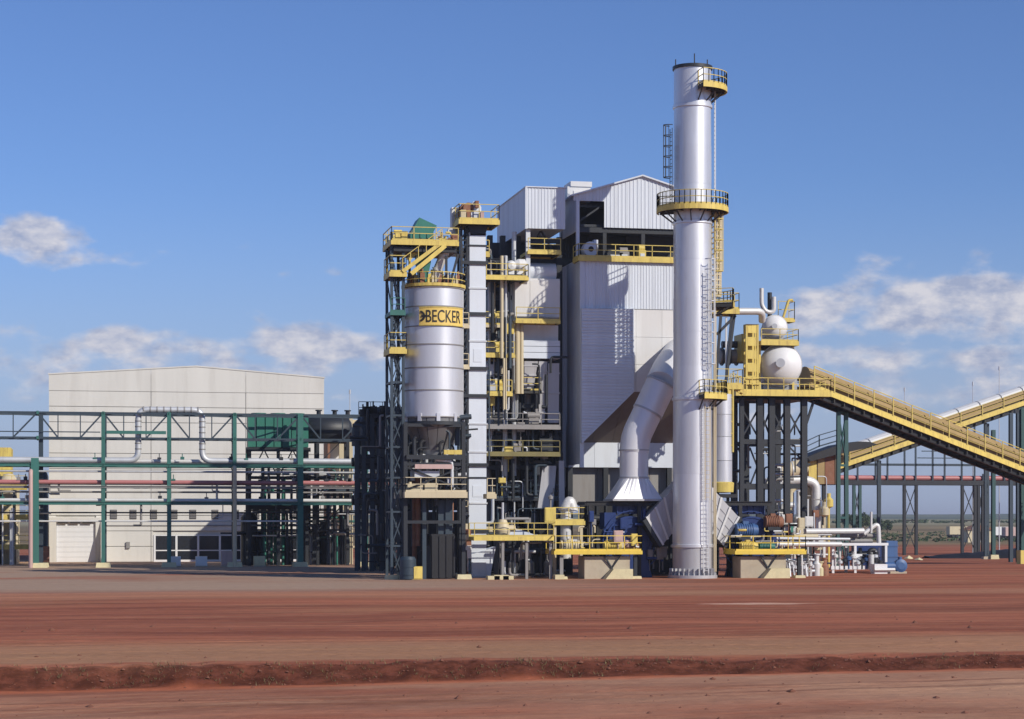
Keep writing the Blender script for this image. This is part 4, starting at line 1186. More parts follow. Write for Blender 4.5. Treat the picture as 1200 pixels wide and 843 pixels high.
# ------------------------------------------------------------------ flue duct, fans, inclined ducts
def flue_duct():
    y = 161.3
    t = thing('flue_duct', 'fat bent silver flue duct dropping from the filter to a flared foot', 'duct', (X(742, y), y, Z(585, y, 742)))
    top = [P(806, 423, 165.2), P(786, 428, 163.6), P(774, 452, y), P(757, 487, y), P(746, 513, y), P(743, 526, y)]
    secs = [(top[0], top[1], top[2]), (top[2], top[3]), (top[3], top[4], top[5])]
    MB().path([P(796, 414, DY+.3), P(792, 420, 164.6), P(783, 433, 163.2), P(774, 452, y)], 1.26, 30, .5, 4).build('elbow', 'duct_silver', t)
    MB().path([P(775.5, 449, y), P(758.5, 484, y)], 1.21, 30).build('duct_section', 'duct_silver', t)
    MB().path([P(759, 483, y), P(745, 512, y), P(743, 530, y)], 1.16, 30, .9, 5).build('elbow', 'duct_silver', t)
    MB().path([P(743, 526, y), P(743, 560, y)], 1.12, 30).build('duct_section', 'duct_silver', t)
    for p, q, r in ((P(775.5, 449, y), P(774.5, 451, y), 1.28), (P(759.5, 482, y), P(758.5, 484, y), 1.24), (P(743, 527, y), P(743, 528.6, y), 1.19), (P(743, 559, y), P(743, 561, y), 1.18)):
        MB().tube(p, q, r, 30).build('flange', 'duct_plate', t)
    n = 32; c0 = P(743, 560, y); zb = Z(585, y, 742)
    xa, xb, ya, yb = X(714, y), X(770, y), y-1.5, y+1.5
    vs = []
    for i in range(n): a = 2*math.pi*i/n; vs.append((c0.x+1.12*math.cos(a), y+1.12*math.sin(a), c0.z))
    for i in range(n):
        a = 2*math.pi*i/n; c, s = math.cos(a), math.sin(a); k = 1/max(abs(c), abs(s))
        vs.append(((xa+xb)/2+(xb-xa)/2*c*k, y+1.5*s*k, zb))
    m = MB().add(vs, [(n+i, n+(i+1) % n, (i+1) % n, i) for i in range(n)], False)
    m.build('flared_foot', 'duct_silver', t)
    MB().box(xa-.1, xb+.1, ya-.1, yb+.1, zb-.16, zb).build('foot_flange', 'duct_plate', t)
flue_duct()
def fan_unit(u, side, lab, labd, labf, m):
    """big centrifugal fan; side=+1 blows towards +X (into the chimney), -1 the other way"""
    y = 160.6
    cx = X(u, y); zc = Z(634, y, u)
    t = thing('draught_fan', lab, 'fan', (cx, y+1, 0))
    pts = []
    for i in range(30):
        a = 2*math.pi*i/30
        r = 1.55+.95*i/30
        pts.append((cx+side*r*math.cos(a-.9), y, zc+r*math.sin(a-.9)))
    if side < 0: pts = pts[::-1]
    MB().prism(pts, (0, 1.9, 0)).build('volute', m, t)
    for k in range(4):
        r = .8+.5*k
        MB().lathe((cx, y-.01, zc), [(r, .05), (r, -.05), (r+.08, -.05), (r+.08, .05)], 26, axis='Y').build('stiffener', m, t)
    MB().lathe((cx, y, zc), [(.75, .05), (.95, .7), (.8, .7), (.6, .05)], 22, axis='Y').build('inlet_cone', 'blue_light', t)
    MB().lathe((cx, y-.9, zc), [(0, 0), (.16, 0), (.16, -.8)], 12, axis='Y').build('shaft', 'dark_steel', t)
    MB().prism([(cx-1.6, y-.2, -.1), (cx+1.6, y-.2, -.1), (cx+1.0, y-.2, zc-.9), (cx-1.0, y-.2, zc-.9)], (0, 2.2, 0)).build('pedestal', m, t)
    b = MB().box(cx-2.2, cx-1.3, y+.1, y+1.7, zc+.9, zc+2.2).box(cx-1.2, cx+1.2, y+.2, y+1.6, zc+2.1, zc+2.9)
    b.build('inlet_box', m, t)
    for k in range(5): MB().box(cx-1.2+k*.5, cx-1.1+k*.5, y+.1, y+.2, zc+2.1, zc+2.9).build('inlet_rib', m, t)
    for x in (-1.5, 1.5): MB().ibeam((cx+x, y+.9, 0), (cx+x, y+.9, zc-.6), .3, .3).build('leg', 'dark_steel', t)
    # inclined transition duct up to the chimney
    y2 = 159.3
    f = (lambda a, b: P(a, b, y2)) if side > 0 else (lambda a, b: P(1623.5-a, b, y2))
    A, B, C, D = f(757.5, 606.5), f(777, 638), f(799, 612), f(799, 561)
    d = thing('inclined_duct', labd, 'duct', ((A+C)/2))
    n = 4
    for i in range(n):
        a0, a1 = i/n, (i+1)/n-.015
        q = [A.lerp(D, a0), B.lerp(C, a0), B.lerp(C, a1), A.lerp(D, a1)]
        if side > 0: q = q[::-1]
        MB().prism(q, (0, 2.1, 0)).build('duct_section', 'duct_plate', d)
        p0, p1 = A.lerp(D, a0), B.lerp(C, a0)
        MB().bar(p0+Vector((0, -.06, .05)), p1+Vector((0, -.06, -.05)), .12, .16).build('flange', 'white_pipe', d)
        for e in (.25, .5, .75):
            MB().bar(q[0].lerp(q[1], e)+Vector((0, -.03, 0)), q[3].lerp(q[2], e)+Vector((0, -.03, 0)), .03, .09).build('rib', 'duct_plate', d)
    e0, e1 = A+(A-D).normalized()*.25, B+(B-C).normalized()*.25
    MB().bar(e0-Vector((0, -1.05, 0)), e1-Vector((0, -1.05, 0)), .3, 2.3, (0, 1, 0)).build('expansion_joint', 'dark_steel', d)
    # gantry over the fan
    gx0, gx1 = sorted((cx-side*4.2, cx+side*2.4)); gz = Z(585, y, u)-.35
    if side < 0: gx0, gx1 = X(842, y), X(903, y)
    else: gx0, gx1 = X(686, y), X(777, y)
    g = thing('fan_gantry', labf, 'gantry', ((gx0+gx1)/2, y-.6, 0))
    MB().ibeam((gx0, y-.3, gz), (gx1, y-.3, gz), .25, .34, (0, 0, 1)).build('beam', 'black', g)
    MB().ibeam((gx0, y+2.4, gz), (gx1, y+2.4, gz), .25, .34, (0, 0, 1)).build('beam', 'black', g)
    for x in ((X(748, y), gx0+.3) if side > 0 else (X(866, y), X(899, y))):
        for yy in (y-.3, y+2.4): MB().ibeam((x, yy, 0), (x, yy, gz-.17), .26, .26).build('post', 'black', g)
    m_ = MB().bar((gx0, y-.3, gz), (gx0, y+2.4, gz), .2).bar((gx1, y-.3, gz), (gx1, y+2.4, gz), .2)
    m_.build('end_beam', 'black', g)
fan_unit(741, 1, 'dark blue draught fan between the yellow deck and chimney foot', 'grey ribbed duct sloping up to the chimney on the side of the flue foot',
         'black steel gantry under the flared flue foot', 'blue_paint')
fan_unit(880, -1, 'dark blue draught fan next to the blue motor near the pipes', 'grey ribbed duct sloping up to the chimney on the side of the drums',
         'black steel gantry standing beside the blue motor', 'blue_paint')

def service_deck(u0, u1, pl0, pl1, lab, plab):
    y0, y1 = 156.6, 159.6
    x0, x1 = X(u0, y0), X(u1, y0)
    z = Z(646, y0, (u0+u1)/2)
    t = thing('service_deck', lab, 'platform', ((x0+x1)/2, y0+1, 0))
    platform(t, x0, x1, y0, y1, z, 'FLR', .25, 'bright_yellow', 1.15, 'bright_yellow', 1.4)
    a, b = X(pl0, y0+.5), X(pl1, y0+.5)
    p = thing('motor_plinth', plab, 'plinth', ((a+b)/2, y0+1.5, 0))
    MB().box(a, b, y0+.5, y1-.4, -.1, z-.42).build('block', 'concrete', p)
    MB().prism([(b-2.2, y0+.5, -.1), (b, y0+.5, -.1), (b, y0+.5, .75), (b-1.5, y0+.5, .75)], (0, -1.0, 0)).build('plinth_foot', 'footing_cream', p)
    m = MB()
    for s_ in (.42, .78):
        x = a+(b-a)*s_; m.bar((x, y0+.3, z-.35), (x+(.7 if s_ < .5 else -.7), y0+.46, z-1.4), .1)
    m.build('strut', 'dark_steel', t)
    for x in (x0+.6, x1-.4):
        if x > b or x < a: MB().ibeam((x, y0+.4, 0), (x, y0+.4, z-.35), .26, .26).build('leg', 'dark_steel' if x > b else 'grey_plate', t); footing(t, x, y0+.4, .9, .2)
    return z
def motor(u, v, y, r, L, m, lab, axis='X'):
    c = P(u, v, y)
    t = thing('electric_motor', lab, 'motor', (c.x, y, c.z-r-.15))
    a, b = c-Vector((L/2, 0, 0)), c+Vector((L/2, 0, 0))
    MB().tube(a, b, r, 18).build('body', m, t)
    for k in range(7): MB().tube(a.lerp(b, .12+k*.12), a.lerp(b, .15+k*.12), r+.06, 18).build('cooling_fin', m, t)
    MB().tube(b, b+Vector((.22, 0, 0)), r*.85, 16).build('fan_cowl', m, t)
    MB().box(c.x-r*.4, c.x+r*.4, y-r*.5, y+r*.5, c.z+r*.8, c.z+r*1.35).build('terminal_box', m, t)
    MB().box(a.x+.1, b.x-.1, y-r, y+r, c.z-r-.15, c.z-r*.75).build('base', 'dark_steel', t)
def pump_deck():
    z1 = service_deck(650, 752, 685, 738, 'yellow service deck with the higher stub deck behind it', 'concrete plinth under the deck near the walkway')
    motor(716, 640, 158.2, .38, 1.1, 'yellow_paint', 'yellow motor on the deck near the flue foot')
    motor(668, 640, 158.4, .42, 1.5, 'cream_paint', 'cream motor on the deck below the white valve')
    motor(738, 641, 158.4, .32, .9, 'rust', 'rusty small motor at the end of the deck near the flue foot')
    z2 = service_deck(862, 944, 868, 921, 'yellow service deck between chimney foot and the pipe manifold', 'concrete plinth under the deck near the pipe manifold')
    motor(873, 622, 159.0, .55, 1.5, 'blue_light', 'bright blue motor above the deck beside the black gantry')
    motor(897, 641, 158.2, .34, 1.0, 'green_cover', 'dark green motor low on the deck by the manifold')
    motor(876, 641, 158.0, .40, 1.1, 'yellow_paint', 'yellow motor low on the deck beside the black gantry post')
    motor(905, 612, 160.2, .5, 1.2, 'rust', 'rust brown motor above the deck near the white elbows')
    # higher stub deck with the white valve
    y = 160.2
    x0, x1 = X(648, y), X(685, y)
    z = Z(611, y, 665)
    t = thing('stub_deck', 'small raised yellow deck carrying a white pipe bend', 'platform', ((x0+x1)/2, y, 0))
    platform(t, x0, x1, y, y+2, z, 'FLR', .3)
    for x in (x0+.2, x1-.2): MB().ibeam((x, y+.3, 0), (x, y+.3, z-.3), .22, .22).build('leg', 'cream_paint', t)
    t = thing('pipe_bend', 'white pipe bend with flanges rising through the raised deck', 'pipe', (X(664, y), y+.7, 0))
    MB().path([P(663, 655, y+.7), P(663, 594, y+.7), P(668, 586, y+.7), P(672, 600, y+.7)], .42, 14, .5).build('pipe', 'white_pipe', t)
    for v in (610, 598): q = P(663, v, y+.7); MB().tube(q, q+Vector((0, 0, .14)), .58, 16).build('flange', 'white_pipe', t)
    q = P(644.5, 604, y)
    t = thing('control_box', 'yellow control cabinet on a post at the walkway end', 'cabinet', (q.x, y, q.z-.6))
    MB().box(q.x-.42, q.x+.42, y-.2, y+.2, q.z-.55, q.z+.6).build('cabinet', 'yellow_paint', t)
    MB().box(q.x-.36, q.x+.36, y-.23, y-.205, q.z-.45, q.z+.5).build('door', 'yellow_paint', t)
    MB().bar((q.x, y+.1, q.z-3), (q.x, y+.1, q.z-.5), .1).build('post', 'dark_steel', t)
    q = P(644.5, 585, y); MB().tube((q.x+.1, y+.26, q.z-1.2), (q.x+.1, y+.26, q.z), .07, 8).lathe((q.x+.1, y+.26, q.z), [(0, .35), (.2, .2), (.2, 0), (0, -.02)], 10).build('beacon', 'grey_plate', t)
    # yellow walkway on posts
    y = 157.4
    x0, x1 = X(556, y), X(649, y)
    z = Z(629.5, y, 600)
    t = thing('walkway', 'long yellow walkway between the white elevator and the service deck', 'walkway', ((x0+x1)/2, y, 0))
    platform(t, x0, x1, y, y+2.2, z, 'FB', .27, 'yellow_paint')
    for u in (590, 618, 646): MB().ibeam((X(u, y), y+.3, 0), (X(u, y), y+.3, z-.35), .2, .2).build('leg', 'grey_plate', t)
    t = thing('inclined_trough', 'white sloping chute cover lying over the yellow walkway', 'chute', (X(618, y+.8), y+.8, z))
    a, b = P(597, 617, y+.8), P(643, 632, y+.8)
    MB().prism([a, a-Vector((0, 0, .75)), b-Vector((0, 0, .2)), b], (0, .8, 0)).build('trough', 'white_sheet', t)
    for k in range(5): p = a.lerp(b, .1+k*.2); MB().bar(p+Vector((0, -.02, .02)), p+Vector((0, .85, .02)), .08).build('lid_rib', 'white_sheet', t)
    q = P(589, 620, y+1)
    t = thing('gear_drive', 'ochre gear drive standing on the walkway near the elevator', 'gearbox', (q.x, y+1, z))
    MB().lathe((q.x, y+1, z), [(0, 0), (.5, 0), (.62, .5), (.45, .95), (.3, 1.3), (0, 1.35)], 16).build('housing', 'cream_paint', t)
    MB().tube((q.x, y+1, z+1.2), (q.x, y+1, z+2.6), .10, 8).build('stack_pipe', 'galvanised', t)
    MB().tube((q.x+.35, y+1, z+.6), (q.x+.95, y+1, z+.6), .3, 12).build('motor', 'cream_paint', t)
    for i, (u, w) in enumerate(((577, .9), (586, 1.1), (594, .8), (654, .7))):
        x = X(u, 156.8)
        single(MB().box(x-w/2, x+w/2, 156.2, 157.0, -.1, .28+.06*(i % 2)), 'concrete_pad', 'footing_cream',
               ('pale concrete pad at the elevator boot', 'wide pale concrete pad just past the elevator boot', 'pale concrete pad under the first walkway post', 'pale concrete pad under the walkway end')[i], 'pad', (x, 156.6, 0), 'pale concrete pads')
pump_deck()

# ------------------------------------------------------------------ silo with its sign, stair tower, top deck
def silo():
    Y = 160.6
    cx = X(508, Y); zz = lambda v: Z(v, Y, 508)
    r = (X(543, Y)-X(473.5, Y))/2
    t = thing('silo', 'round silver metal silo with a yellow name board on steel legs', 'silo', (cx, Y, 0))
    vs = [490, 459, 433, 406, 385, 362, 341]
    for k, (a, b) in enumerate(zip(vs, vs[1:])):
        MB().lathe((cx, Y, 0), [(r+.01*(k % 2), zz(a)), (r+.01*(k % 2), zz(b))], 64).build('shell_course', 'silo_metal', t)
        MB().lathe((cx, Y, zz(a)), [(r+.005, -.05), (r+.06, -.04), (r+.06, .04), (r+.005, .05)], 48).build('hoop', 'grey_plate', t)
    MB().lathe((cx, Y, 0), [(r+.05, zz(341)), (r+.12, zz(340)), (r*.6, zz(334)), (0, zz(332))], 40).build('roof', 'silo_metal', t)
    for i in range(10):
        a = 2*math.pi*(i+.5)/10; c, s = math.cos(a), math.sin(a)
        MB().bar((cx+c*(r+.03), Y+s*(r+.03), zz(497)), (cx+c*(r+.03), Y+s*(r+.03), zz(486)), .28, .1, (c, s, 0)).build('leg_bracket', 'silo_metal', t)
    # skirt and cone in wedges
    for i in range(16):
        a0, a1 = 2*math.pi*i/16+.01, 2*math.pi*(i+1)/16-.01
        MB().lathe((cx, Y, 0), [(r-.05, zz(488)), (r-.05, zz(497)), (r*.66, zz(523)), (r*.62, zz(528))], 4, a0, a1).build('cone_plate', 'cone_plate', t)
    MB().lathe((cx, Y, zz(497)), [(r+.0, -.15), (r+.16, -.15), (r+.16, .12), (r, .12)], 40).build('ring_beam', 'dark_steel', t)
    MB().lathe((cx, Y, 0), [(r*.6, zz(527)), (r*.35, zz(538)), (.5, zz(541)), (.5, zz(552)), (0, zz(552))], 20).build('outlet', 'galvanised', t)
    # board with its print
    a0, a1 = R(-90)-.60+.0, R(-90)+.92
    ang = lambda u: R(-90)+math.asin(max(-1, min(1, (X(u, Y)-cx)/(r+.12))))
    a0, a1 = ang(486.5), ang(539)
    b = MB().lathe((cx, Y, 0), [(r+.08, zz(384.5)), (r+.12, zz(384.5)), (r+.12, zz(363.5)), (r+.08, zz(363.5))], 24, a0, a1, False).build('sign_board', 'sign_yellow', t)
    fr = MB()
    for v in (384.3, 363.7): fr.lathe((cx, Y, 0), [(r+.121, zz(v)-.04), (r+.15, zz(v)-.04), (r+.15, zz(v)+.04), (r+.121, zz(v)+.04)], 24, a0, a1, False)
    fr.build('sign_frame', 'yellow_paint', b)
    rr = r+.135
    fc = bpy.data.curves.new('lettering', 'FONT'); fc.body = 'BECKER'; fc.size = 1.0; fc.extrude = .012; fc.offset = .006
    fo = bpy.data.objects.new('lettering', fc); COL.objects.link(fo)
    bpy.context.view_layer.update()
    me = bpy.data.meshes.new_from_object(fo.evaluated_get(bpy.context.evaluated_depsgraph_get()))
    bpy.data.objects.remove(fo)
    xs = [v.co.x for v in me.vertices]; ys = [v.co.y for v in me.vertices]
    s0, s1 = rr*(ang(494)-R(-90)), rr*(ang(534.8)-R(-90))
    h = (zz(366.8)-zz(381.2)); sx = (s1-s0)/(max(xs)-min(xs)); sy = h/(max(ys)-min(ys))
    org = ORG[t.name]
    for v in me.vertices:
        a = R(-90)+(s0+(v.co.x-min(xs))*sx)/rr; q = rr+v.co.z
        v.co = Vector((cx+q*math.cos(a)-org.x, Y+q*math.sin(a)-org.y, zz(381.2)+(v.co.y-min(ys))*sy-org.z))
    me.materials.append(MATS['print_black'])
    lo = bpy.data.objects.new('lettering', me); COL.objects.link(lo); lo.parent = b; ORG[lo.name] = org
    lg = MB()                                             # hooked emblem before the name
    def on(u, v): a = ang(u); return Vector((cx+rr*math.cos(a), Y+rr*math.sin(a), zz(v)))
    for p, q in (((488.0, 368.5), (491, 370.5)), ((491, 370.5), (492.4, 374)), ((492.4, 374), (491, 377.5)), ((491, 377.5), (488.0, 379.5)), ((489, 374), (494.5, 374))):
        lg.bar(on(*p), on(*q), .05, .16)
    lg.build('emblem', 'print_black', b)
    return cx, Y, r, zz
SX, SY, SR, szz = silo()
def silo_steel():
    t = thing('silo_support_structure', 'dark steel legs and bracing carrying the silver silo', 'steel frame', (SX, SY, 0))
    y0, y1 = SY-2.0, SY+2.4
    pts = [(X(475, y0), y0), (X(543, y0), y0), (X(475, y1), y1), (X(543, y1), y1)]
    columns(t, pts, 0, szz(497), .30, 'dark_steel')
    columns(t, [(X(497, y0+.6), y0+.6), (X(524, y0+.6), y0+.6)], 0, szz(545), .3, 'blue_steel')
    m = PB(t, 'brace', 'dark_steel')
    for v in (500, 545, 612):
        z = szz(v)
        for a, b in ((0, 1), (2, 3), (0, 2), (1, 3)): m.bar((*pts[a], z), (*pts[b], z), .18, .24)
    xbrace(m, pts[0], pts[1], szz(575), szz(548), .12); xbrace(m, pts[2], pts[3], szz(545), szz(500), .12)
    xbrace(m, pts[0], pts[2], szz(612), szz(500), .14); xbrace(m, pts[2], pts[3], szz(660), szz(612), .14)
    for x, y in pts: footing(t, x, y, 1.2, .35)
    # service floor under the cone with a cream edge
    y = y0-.9
    p = thing('silo_deck', 'cream edged working floor under the silo cone', 'platform', (SX, y, szz(580)))
    platform(p, X(475, y), X(547, y), y, y+5.6, Z(577, y, 510), 'FLR', .42, 'cream_paint', 1.1, 'cream_paint', 1.1)
    p2 = thing('elevator_deck', 'small cream railed platform beside the white elevator', 'platform', (X(575, y), y+1.6, szz(580)))
    platform(p2, X(571, y+1.6), X(581, y+1.6), y+1.6, y+3, Z(579, y, 575), 'FR', .34, 'cream_paint', 1.2, 'cream_paint', 1.0)
    rnd = random.Random(3)
    for i, (u, v, w, h, mm) in enumerate(((486, 572, 1.2, .5, 'cream_paint'), (505, 571, 1.0, .6, 'cream_paint'), (528, 566, .5, .5, 'white_paint'), (500, 556, 1.9, .5, 'galvanised'))):
        q = P(u, v, y+1.2)
        d = thing('dosing_unit', ('low cream unit on the silo floor near its stair side', 'second cream unit on the silo floor under the outlet', 'small white box on the silo floor railing', 'grey screw housing beneath the silo outlet')[i], 'machine', (q.x, y+1.2, q.z-h))
        MB().box(q.x-w/2, q.x+w/2, y+1.0, y+1.5, q.z-h*.5, q.z+h*.5).build('housing', mm, d)
        MB().tube((q.x-w*.3, y+1.25, q.z+h*.5), (q.x-w*.3, y+1.25, q.z+h*.9), .14, 10).build('spout', mm, d)
    cl = thing('silo_pipework', 'tangle of dark and grey pipes below the silo cone', 'pipes', (SX, SY, szz(560)))
    for i in range(64):
        u = rnd.uniform(477, 541); yy = rnd.uniform(SY-2.0, SY+2.2); v0 = rnd.uniform(522, 600); v1 = v0-rnd.uniform(8, 34); x = X(u, yy); L = rnd.uniform(-1.4, 1.4)
        MB().path([(x, yy, Z(v0, yy, u)), (x, yy, Z(v1, yy, u)), (x+L, yy, Z(v1, yy, u)+.1)], rnd.choice((.07, .1, .15, .2)), 9, .3).build('pipe', rnd.choice(('dark_steel', 'galvanised', 'black', 'dark_steel', 'blue_steel', 'black')), cl)
    for u0, u1, v, mm in ((486, 530, 547, 'pink_paint'), (520, 541, 530, 'yellow_paint'), (476, 542, 536, 'dark_steel')):
        MB().bar((X(u0, SY-2.2), SY-2.25, Z(v, SY-2.2, 508)), (X(u1, SY-2.2), SY-2.25, Z(v, SY-2.2, 508)), .2, .34).build('beam', mm, cl)
    for i in range(16):
        u = rnd.uniform(478, 542); yy = rnd.uniform(SY-1.5, SY+2.2); v0 = rnd.choice((680, 640, 612)); v1 = rnd.choice((585, 560, 545))
        MB().tube((X(u, yy), yy, max(0, Z(v0, yy, u))), (X(u, yy), yy, Z(v1, yy, u)), rnd.choice((.1, .14, .2)), 9).build('pipe', rnd.choice(('dark_steel', 'galvanised', 'blue_steel', 'rust')), t)
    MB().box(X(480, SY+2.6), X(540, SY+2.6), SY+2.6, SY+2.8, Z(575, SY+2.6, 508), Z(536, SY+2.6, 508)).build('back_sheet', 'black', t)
    x = X(521, SY-1); MB().box(x-.55, x+.55, SY-1.4, SY-.4, Z(626, SY-1, 520), Z(586, SY-1, 520)).build('chute', 'blue_steel', t)
    a, b = X(504, SY-1), X(532, SY-1)
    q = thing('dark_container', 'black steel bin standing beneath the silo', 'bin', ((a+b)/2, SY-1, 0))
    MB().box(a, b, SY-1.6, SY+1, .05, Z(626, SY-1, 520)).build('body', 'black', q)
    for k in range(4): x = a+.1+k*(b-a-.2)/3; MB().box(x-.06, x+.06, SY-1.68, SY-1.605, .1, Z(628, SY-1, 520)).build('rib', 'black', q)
    x = X(489, SY-3.6)
    q = thing('yellow_box', 'yellow cabinet on the yard by the silo leg', 'cabinet', (x, SY-3.6, 0))
    MB().box(x-.35, x+.35, SY-3.9, SY-3.3, .05, 1.0).build('body', 'yellow_paint', q)
    MB().box(x-.3, x+.3, SY-3.94, SY-3.905, .12, .92).build('door', 'yellow_paint', q)
    x = X(478, SY-3.4)
    q = thing('grey_drum_stand', 'grey cylinder tank between the silo leg and the yellow cabinet', 'tank', (x, SY-3.4, 0))
    MB().lathe((x, SY-3.4, 0), [(0, .05), (.62, .05), (.62, 1.5), (.5, 1.72), (0, 1.76)], 18).build('body', 'blue_steel', q)
    for z in (.4, 1.0): MB().lathe((x, SY-3.4, z), [(.62, -.04), (.66, -.04), (.66, .04), (.62, .04)], 18).build('hoop', 'blue_steel', q)
    # stair tower
    y0, y1 = SY-1.8, SY+.8
    xa, xb = X(459, y0), X(472.5, y0)
    t = thing('stair_tower', 'slender dark green lattice stair tower beside the silo', 'tower', ((xa+xb)/2, y0, 0))
    ztop = Z(272, y0, 465)
    pts = [(xa, y0), (xb, y0), (xa, y1), (xb, y1)]
    columns(t, pts, 0, ztop, .2, 'blue_steel')
    zs = [Z(v, y0, 465) for v in (680, 640, 600, 560, 524, 487, 448, 410, 366, 320, 284)]; zs[0] = 0
    m = MB(); sm = MB()
    for k, (a, b) in enumerate(zip(zs, zs[1:])):
        for i, j in ((0, 1), (2, 3), (0, 2), (1, 3)): m.bar((*pts[i], b), (*pts[j], b), .14)
        if k < 8: xbrace(m, pts[0], pts[1], a+.1, b-.1, .08)
        m.bar((*pts[0], a+.1), (*pts[2], b-.1), .08)
    m.build('bracing', 'green_steel' if False else 'blue_steel', t)
    for k, (a, b) in enumerate(zip(zs[:-1], zs[1:-1])):
        (p, q) = ((xa+.2, y0+.7+.9*(k % 2), a+.1), (xb-.2, y0+.7+.9*(k % 2), b)) if k % 2 else ((xb-.2, y0+.7, a+.1), (xa+.2, y0+.7, b))
        stair(t, p, q, .6, 'blue_steel')
    for v in (320, 410):
        z = Z(v, y0, 465)
        platform(t, xa-.2, xb+.15, y0-.5, y1, z, 'FLR', .34, 'yellow_paint', 1.25)
    platform(t, xa-.1, xb+.1, y0-.2, y1, Z(366, y0, 465), 'F', .25, 'green_steel', 1.05, 'green_steel')
    for x, y in pts[:2]: footing(t, x, y-.2, 1.1, .35)
    # silo top: ring railing, deck above it
    t = thing('silo_top_rail', 'yellow railing ring around the silo roof', 'railing', (SX, SY, szz(341)))
    n = 26
    rail(MB(), [(SX+(SR+.1)*math.cos(2*math.pi*i/n), SY+(SR+.1)*math.sin(2*math.pi*i/n), szz(338)) for i in range(n)], 1.0, 1.0, .06, (.5,), True).build('railing', 'rail_yellow', t)
    MB().lathe((SX, SY, szz(338)), [(SR-.1, -.05), (SR+.16, -.05), (SR+.16, .18), (SR-.1, .18)], 40, smooth=False).build('edge_beam', 'yellow_paint', t)
    y0 = SY-2.4
    t = thing('head_deck', 'high yellow deck over the silo carrying the green hood', 'platform', (X(498, y0), y0, szz(283)))
    x0, x1 = X(459, y0), X(537, y0)
    z = Z(283, y0, 500)
    platform(t, x0, x1, y0, y0+4.6, z, 'FLB', .30, 'yellow_paint', 1.05)
    MB().box(x0+.2, x1-.1, y0+.3, y0+4.2, z-.75, z-.42).build('deck_girder', 'dark_steel', t)
    stair(t, P(471, 319, y0+.4), P(517, 285, y0+.4), .8)
    MB().bar(P(478, 305, y0+.9), P(495, 288, y0+.9), .12, .3).bar(P(482, 321, y0-.1), P(522, 288, y0-.1), .10, .32).build('stair_stringer', 'yellow_paint', t)
    m = PB(t, 'strut', 'dark_steel')
    for p, q in ((P(523, 300, y0+.5), P(523, 341, y0+.5)), (P(537, 298, y0+.6), P(525, 341, y0+.6)), (P(505, 290, y0+3), P(498, 338, y0+3)), (P(541, 286, y0+3), P(541, 340, y0+3)), (P(480, 288, y0+3), P(480, 338, y0+3))):
        m.bar(p, q, .17)
    t = thing('green_hood', 'tilted green hood topping the high deck', 'hood', P(496, 283, y0+1.5))
    a = [(481, 282), (481, 275), (491.5, 255), (512, 264.5), (508, 272), (508, 282)]
    MB().prism([P(u, v, y0+1.0) for u, v in a][::-1], (0, 2.2, 0)).build('hood', 'green_cover', t)
    b = [(489, 290), (504, 290), (505, 308), (500, 330), (494, 330), (490, 308)]
    MB().prism([P(u, v, y0+1.2) for u, v in b][::-1], (0, 1.4, 0)).build('funnel', 'green_cover', t)
    for u in (485, 493, 501): MB().bar(P(u, 281, y0+.98), P(u, 274, y0+.98), .1).build('rib', 'green_cover', t)
    t = thing('feed_chute', 'white sloping chute pipe dropping into the silo roof', 'chute', P(506, 335, y0+1.2))
    MB().tube(P(526, 285, y0+.9), P(506, 332, y0+1.6), .34, 14).build('pipe', 'white_pipe', t)
    for f in (.3, .65): p = P(526, 285, y0+.9).lerp(P(506, 332, y0+1.6), f); MB().tube(p, p+Vector((-.04, .02, -.1)), .43, 14).build('flange', 'white_pipe', t)
silo_steel()

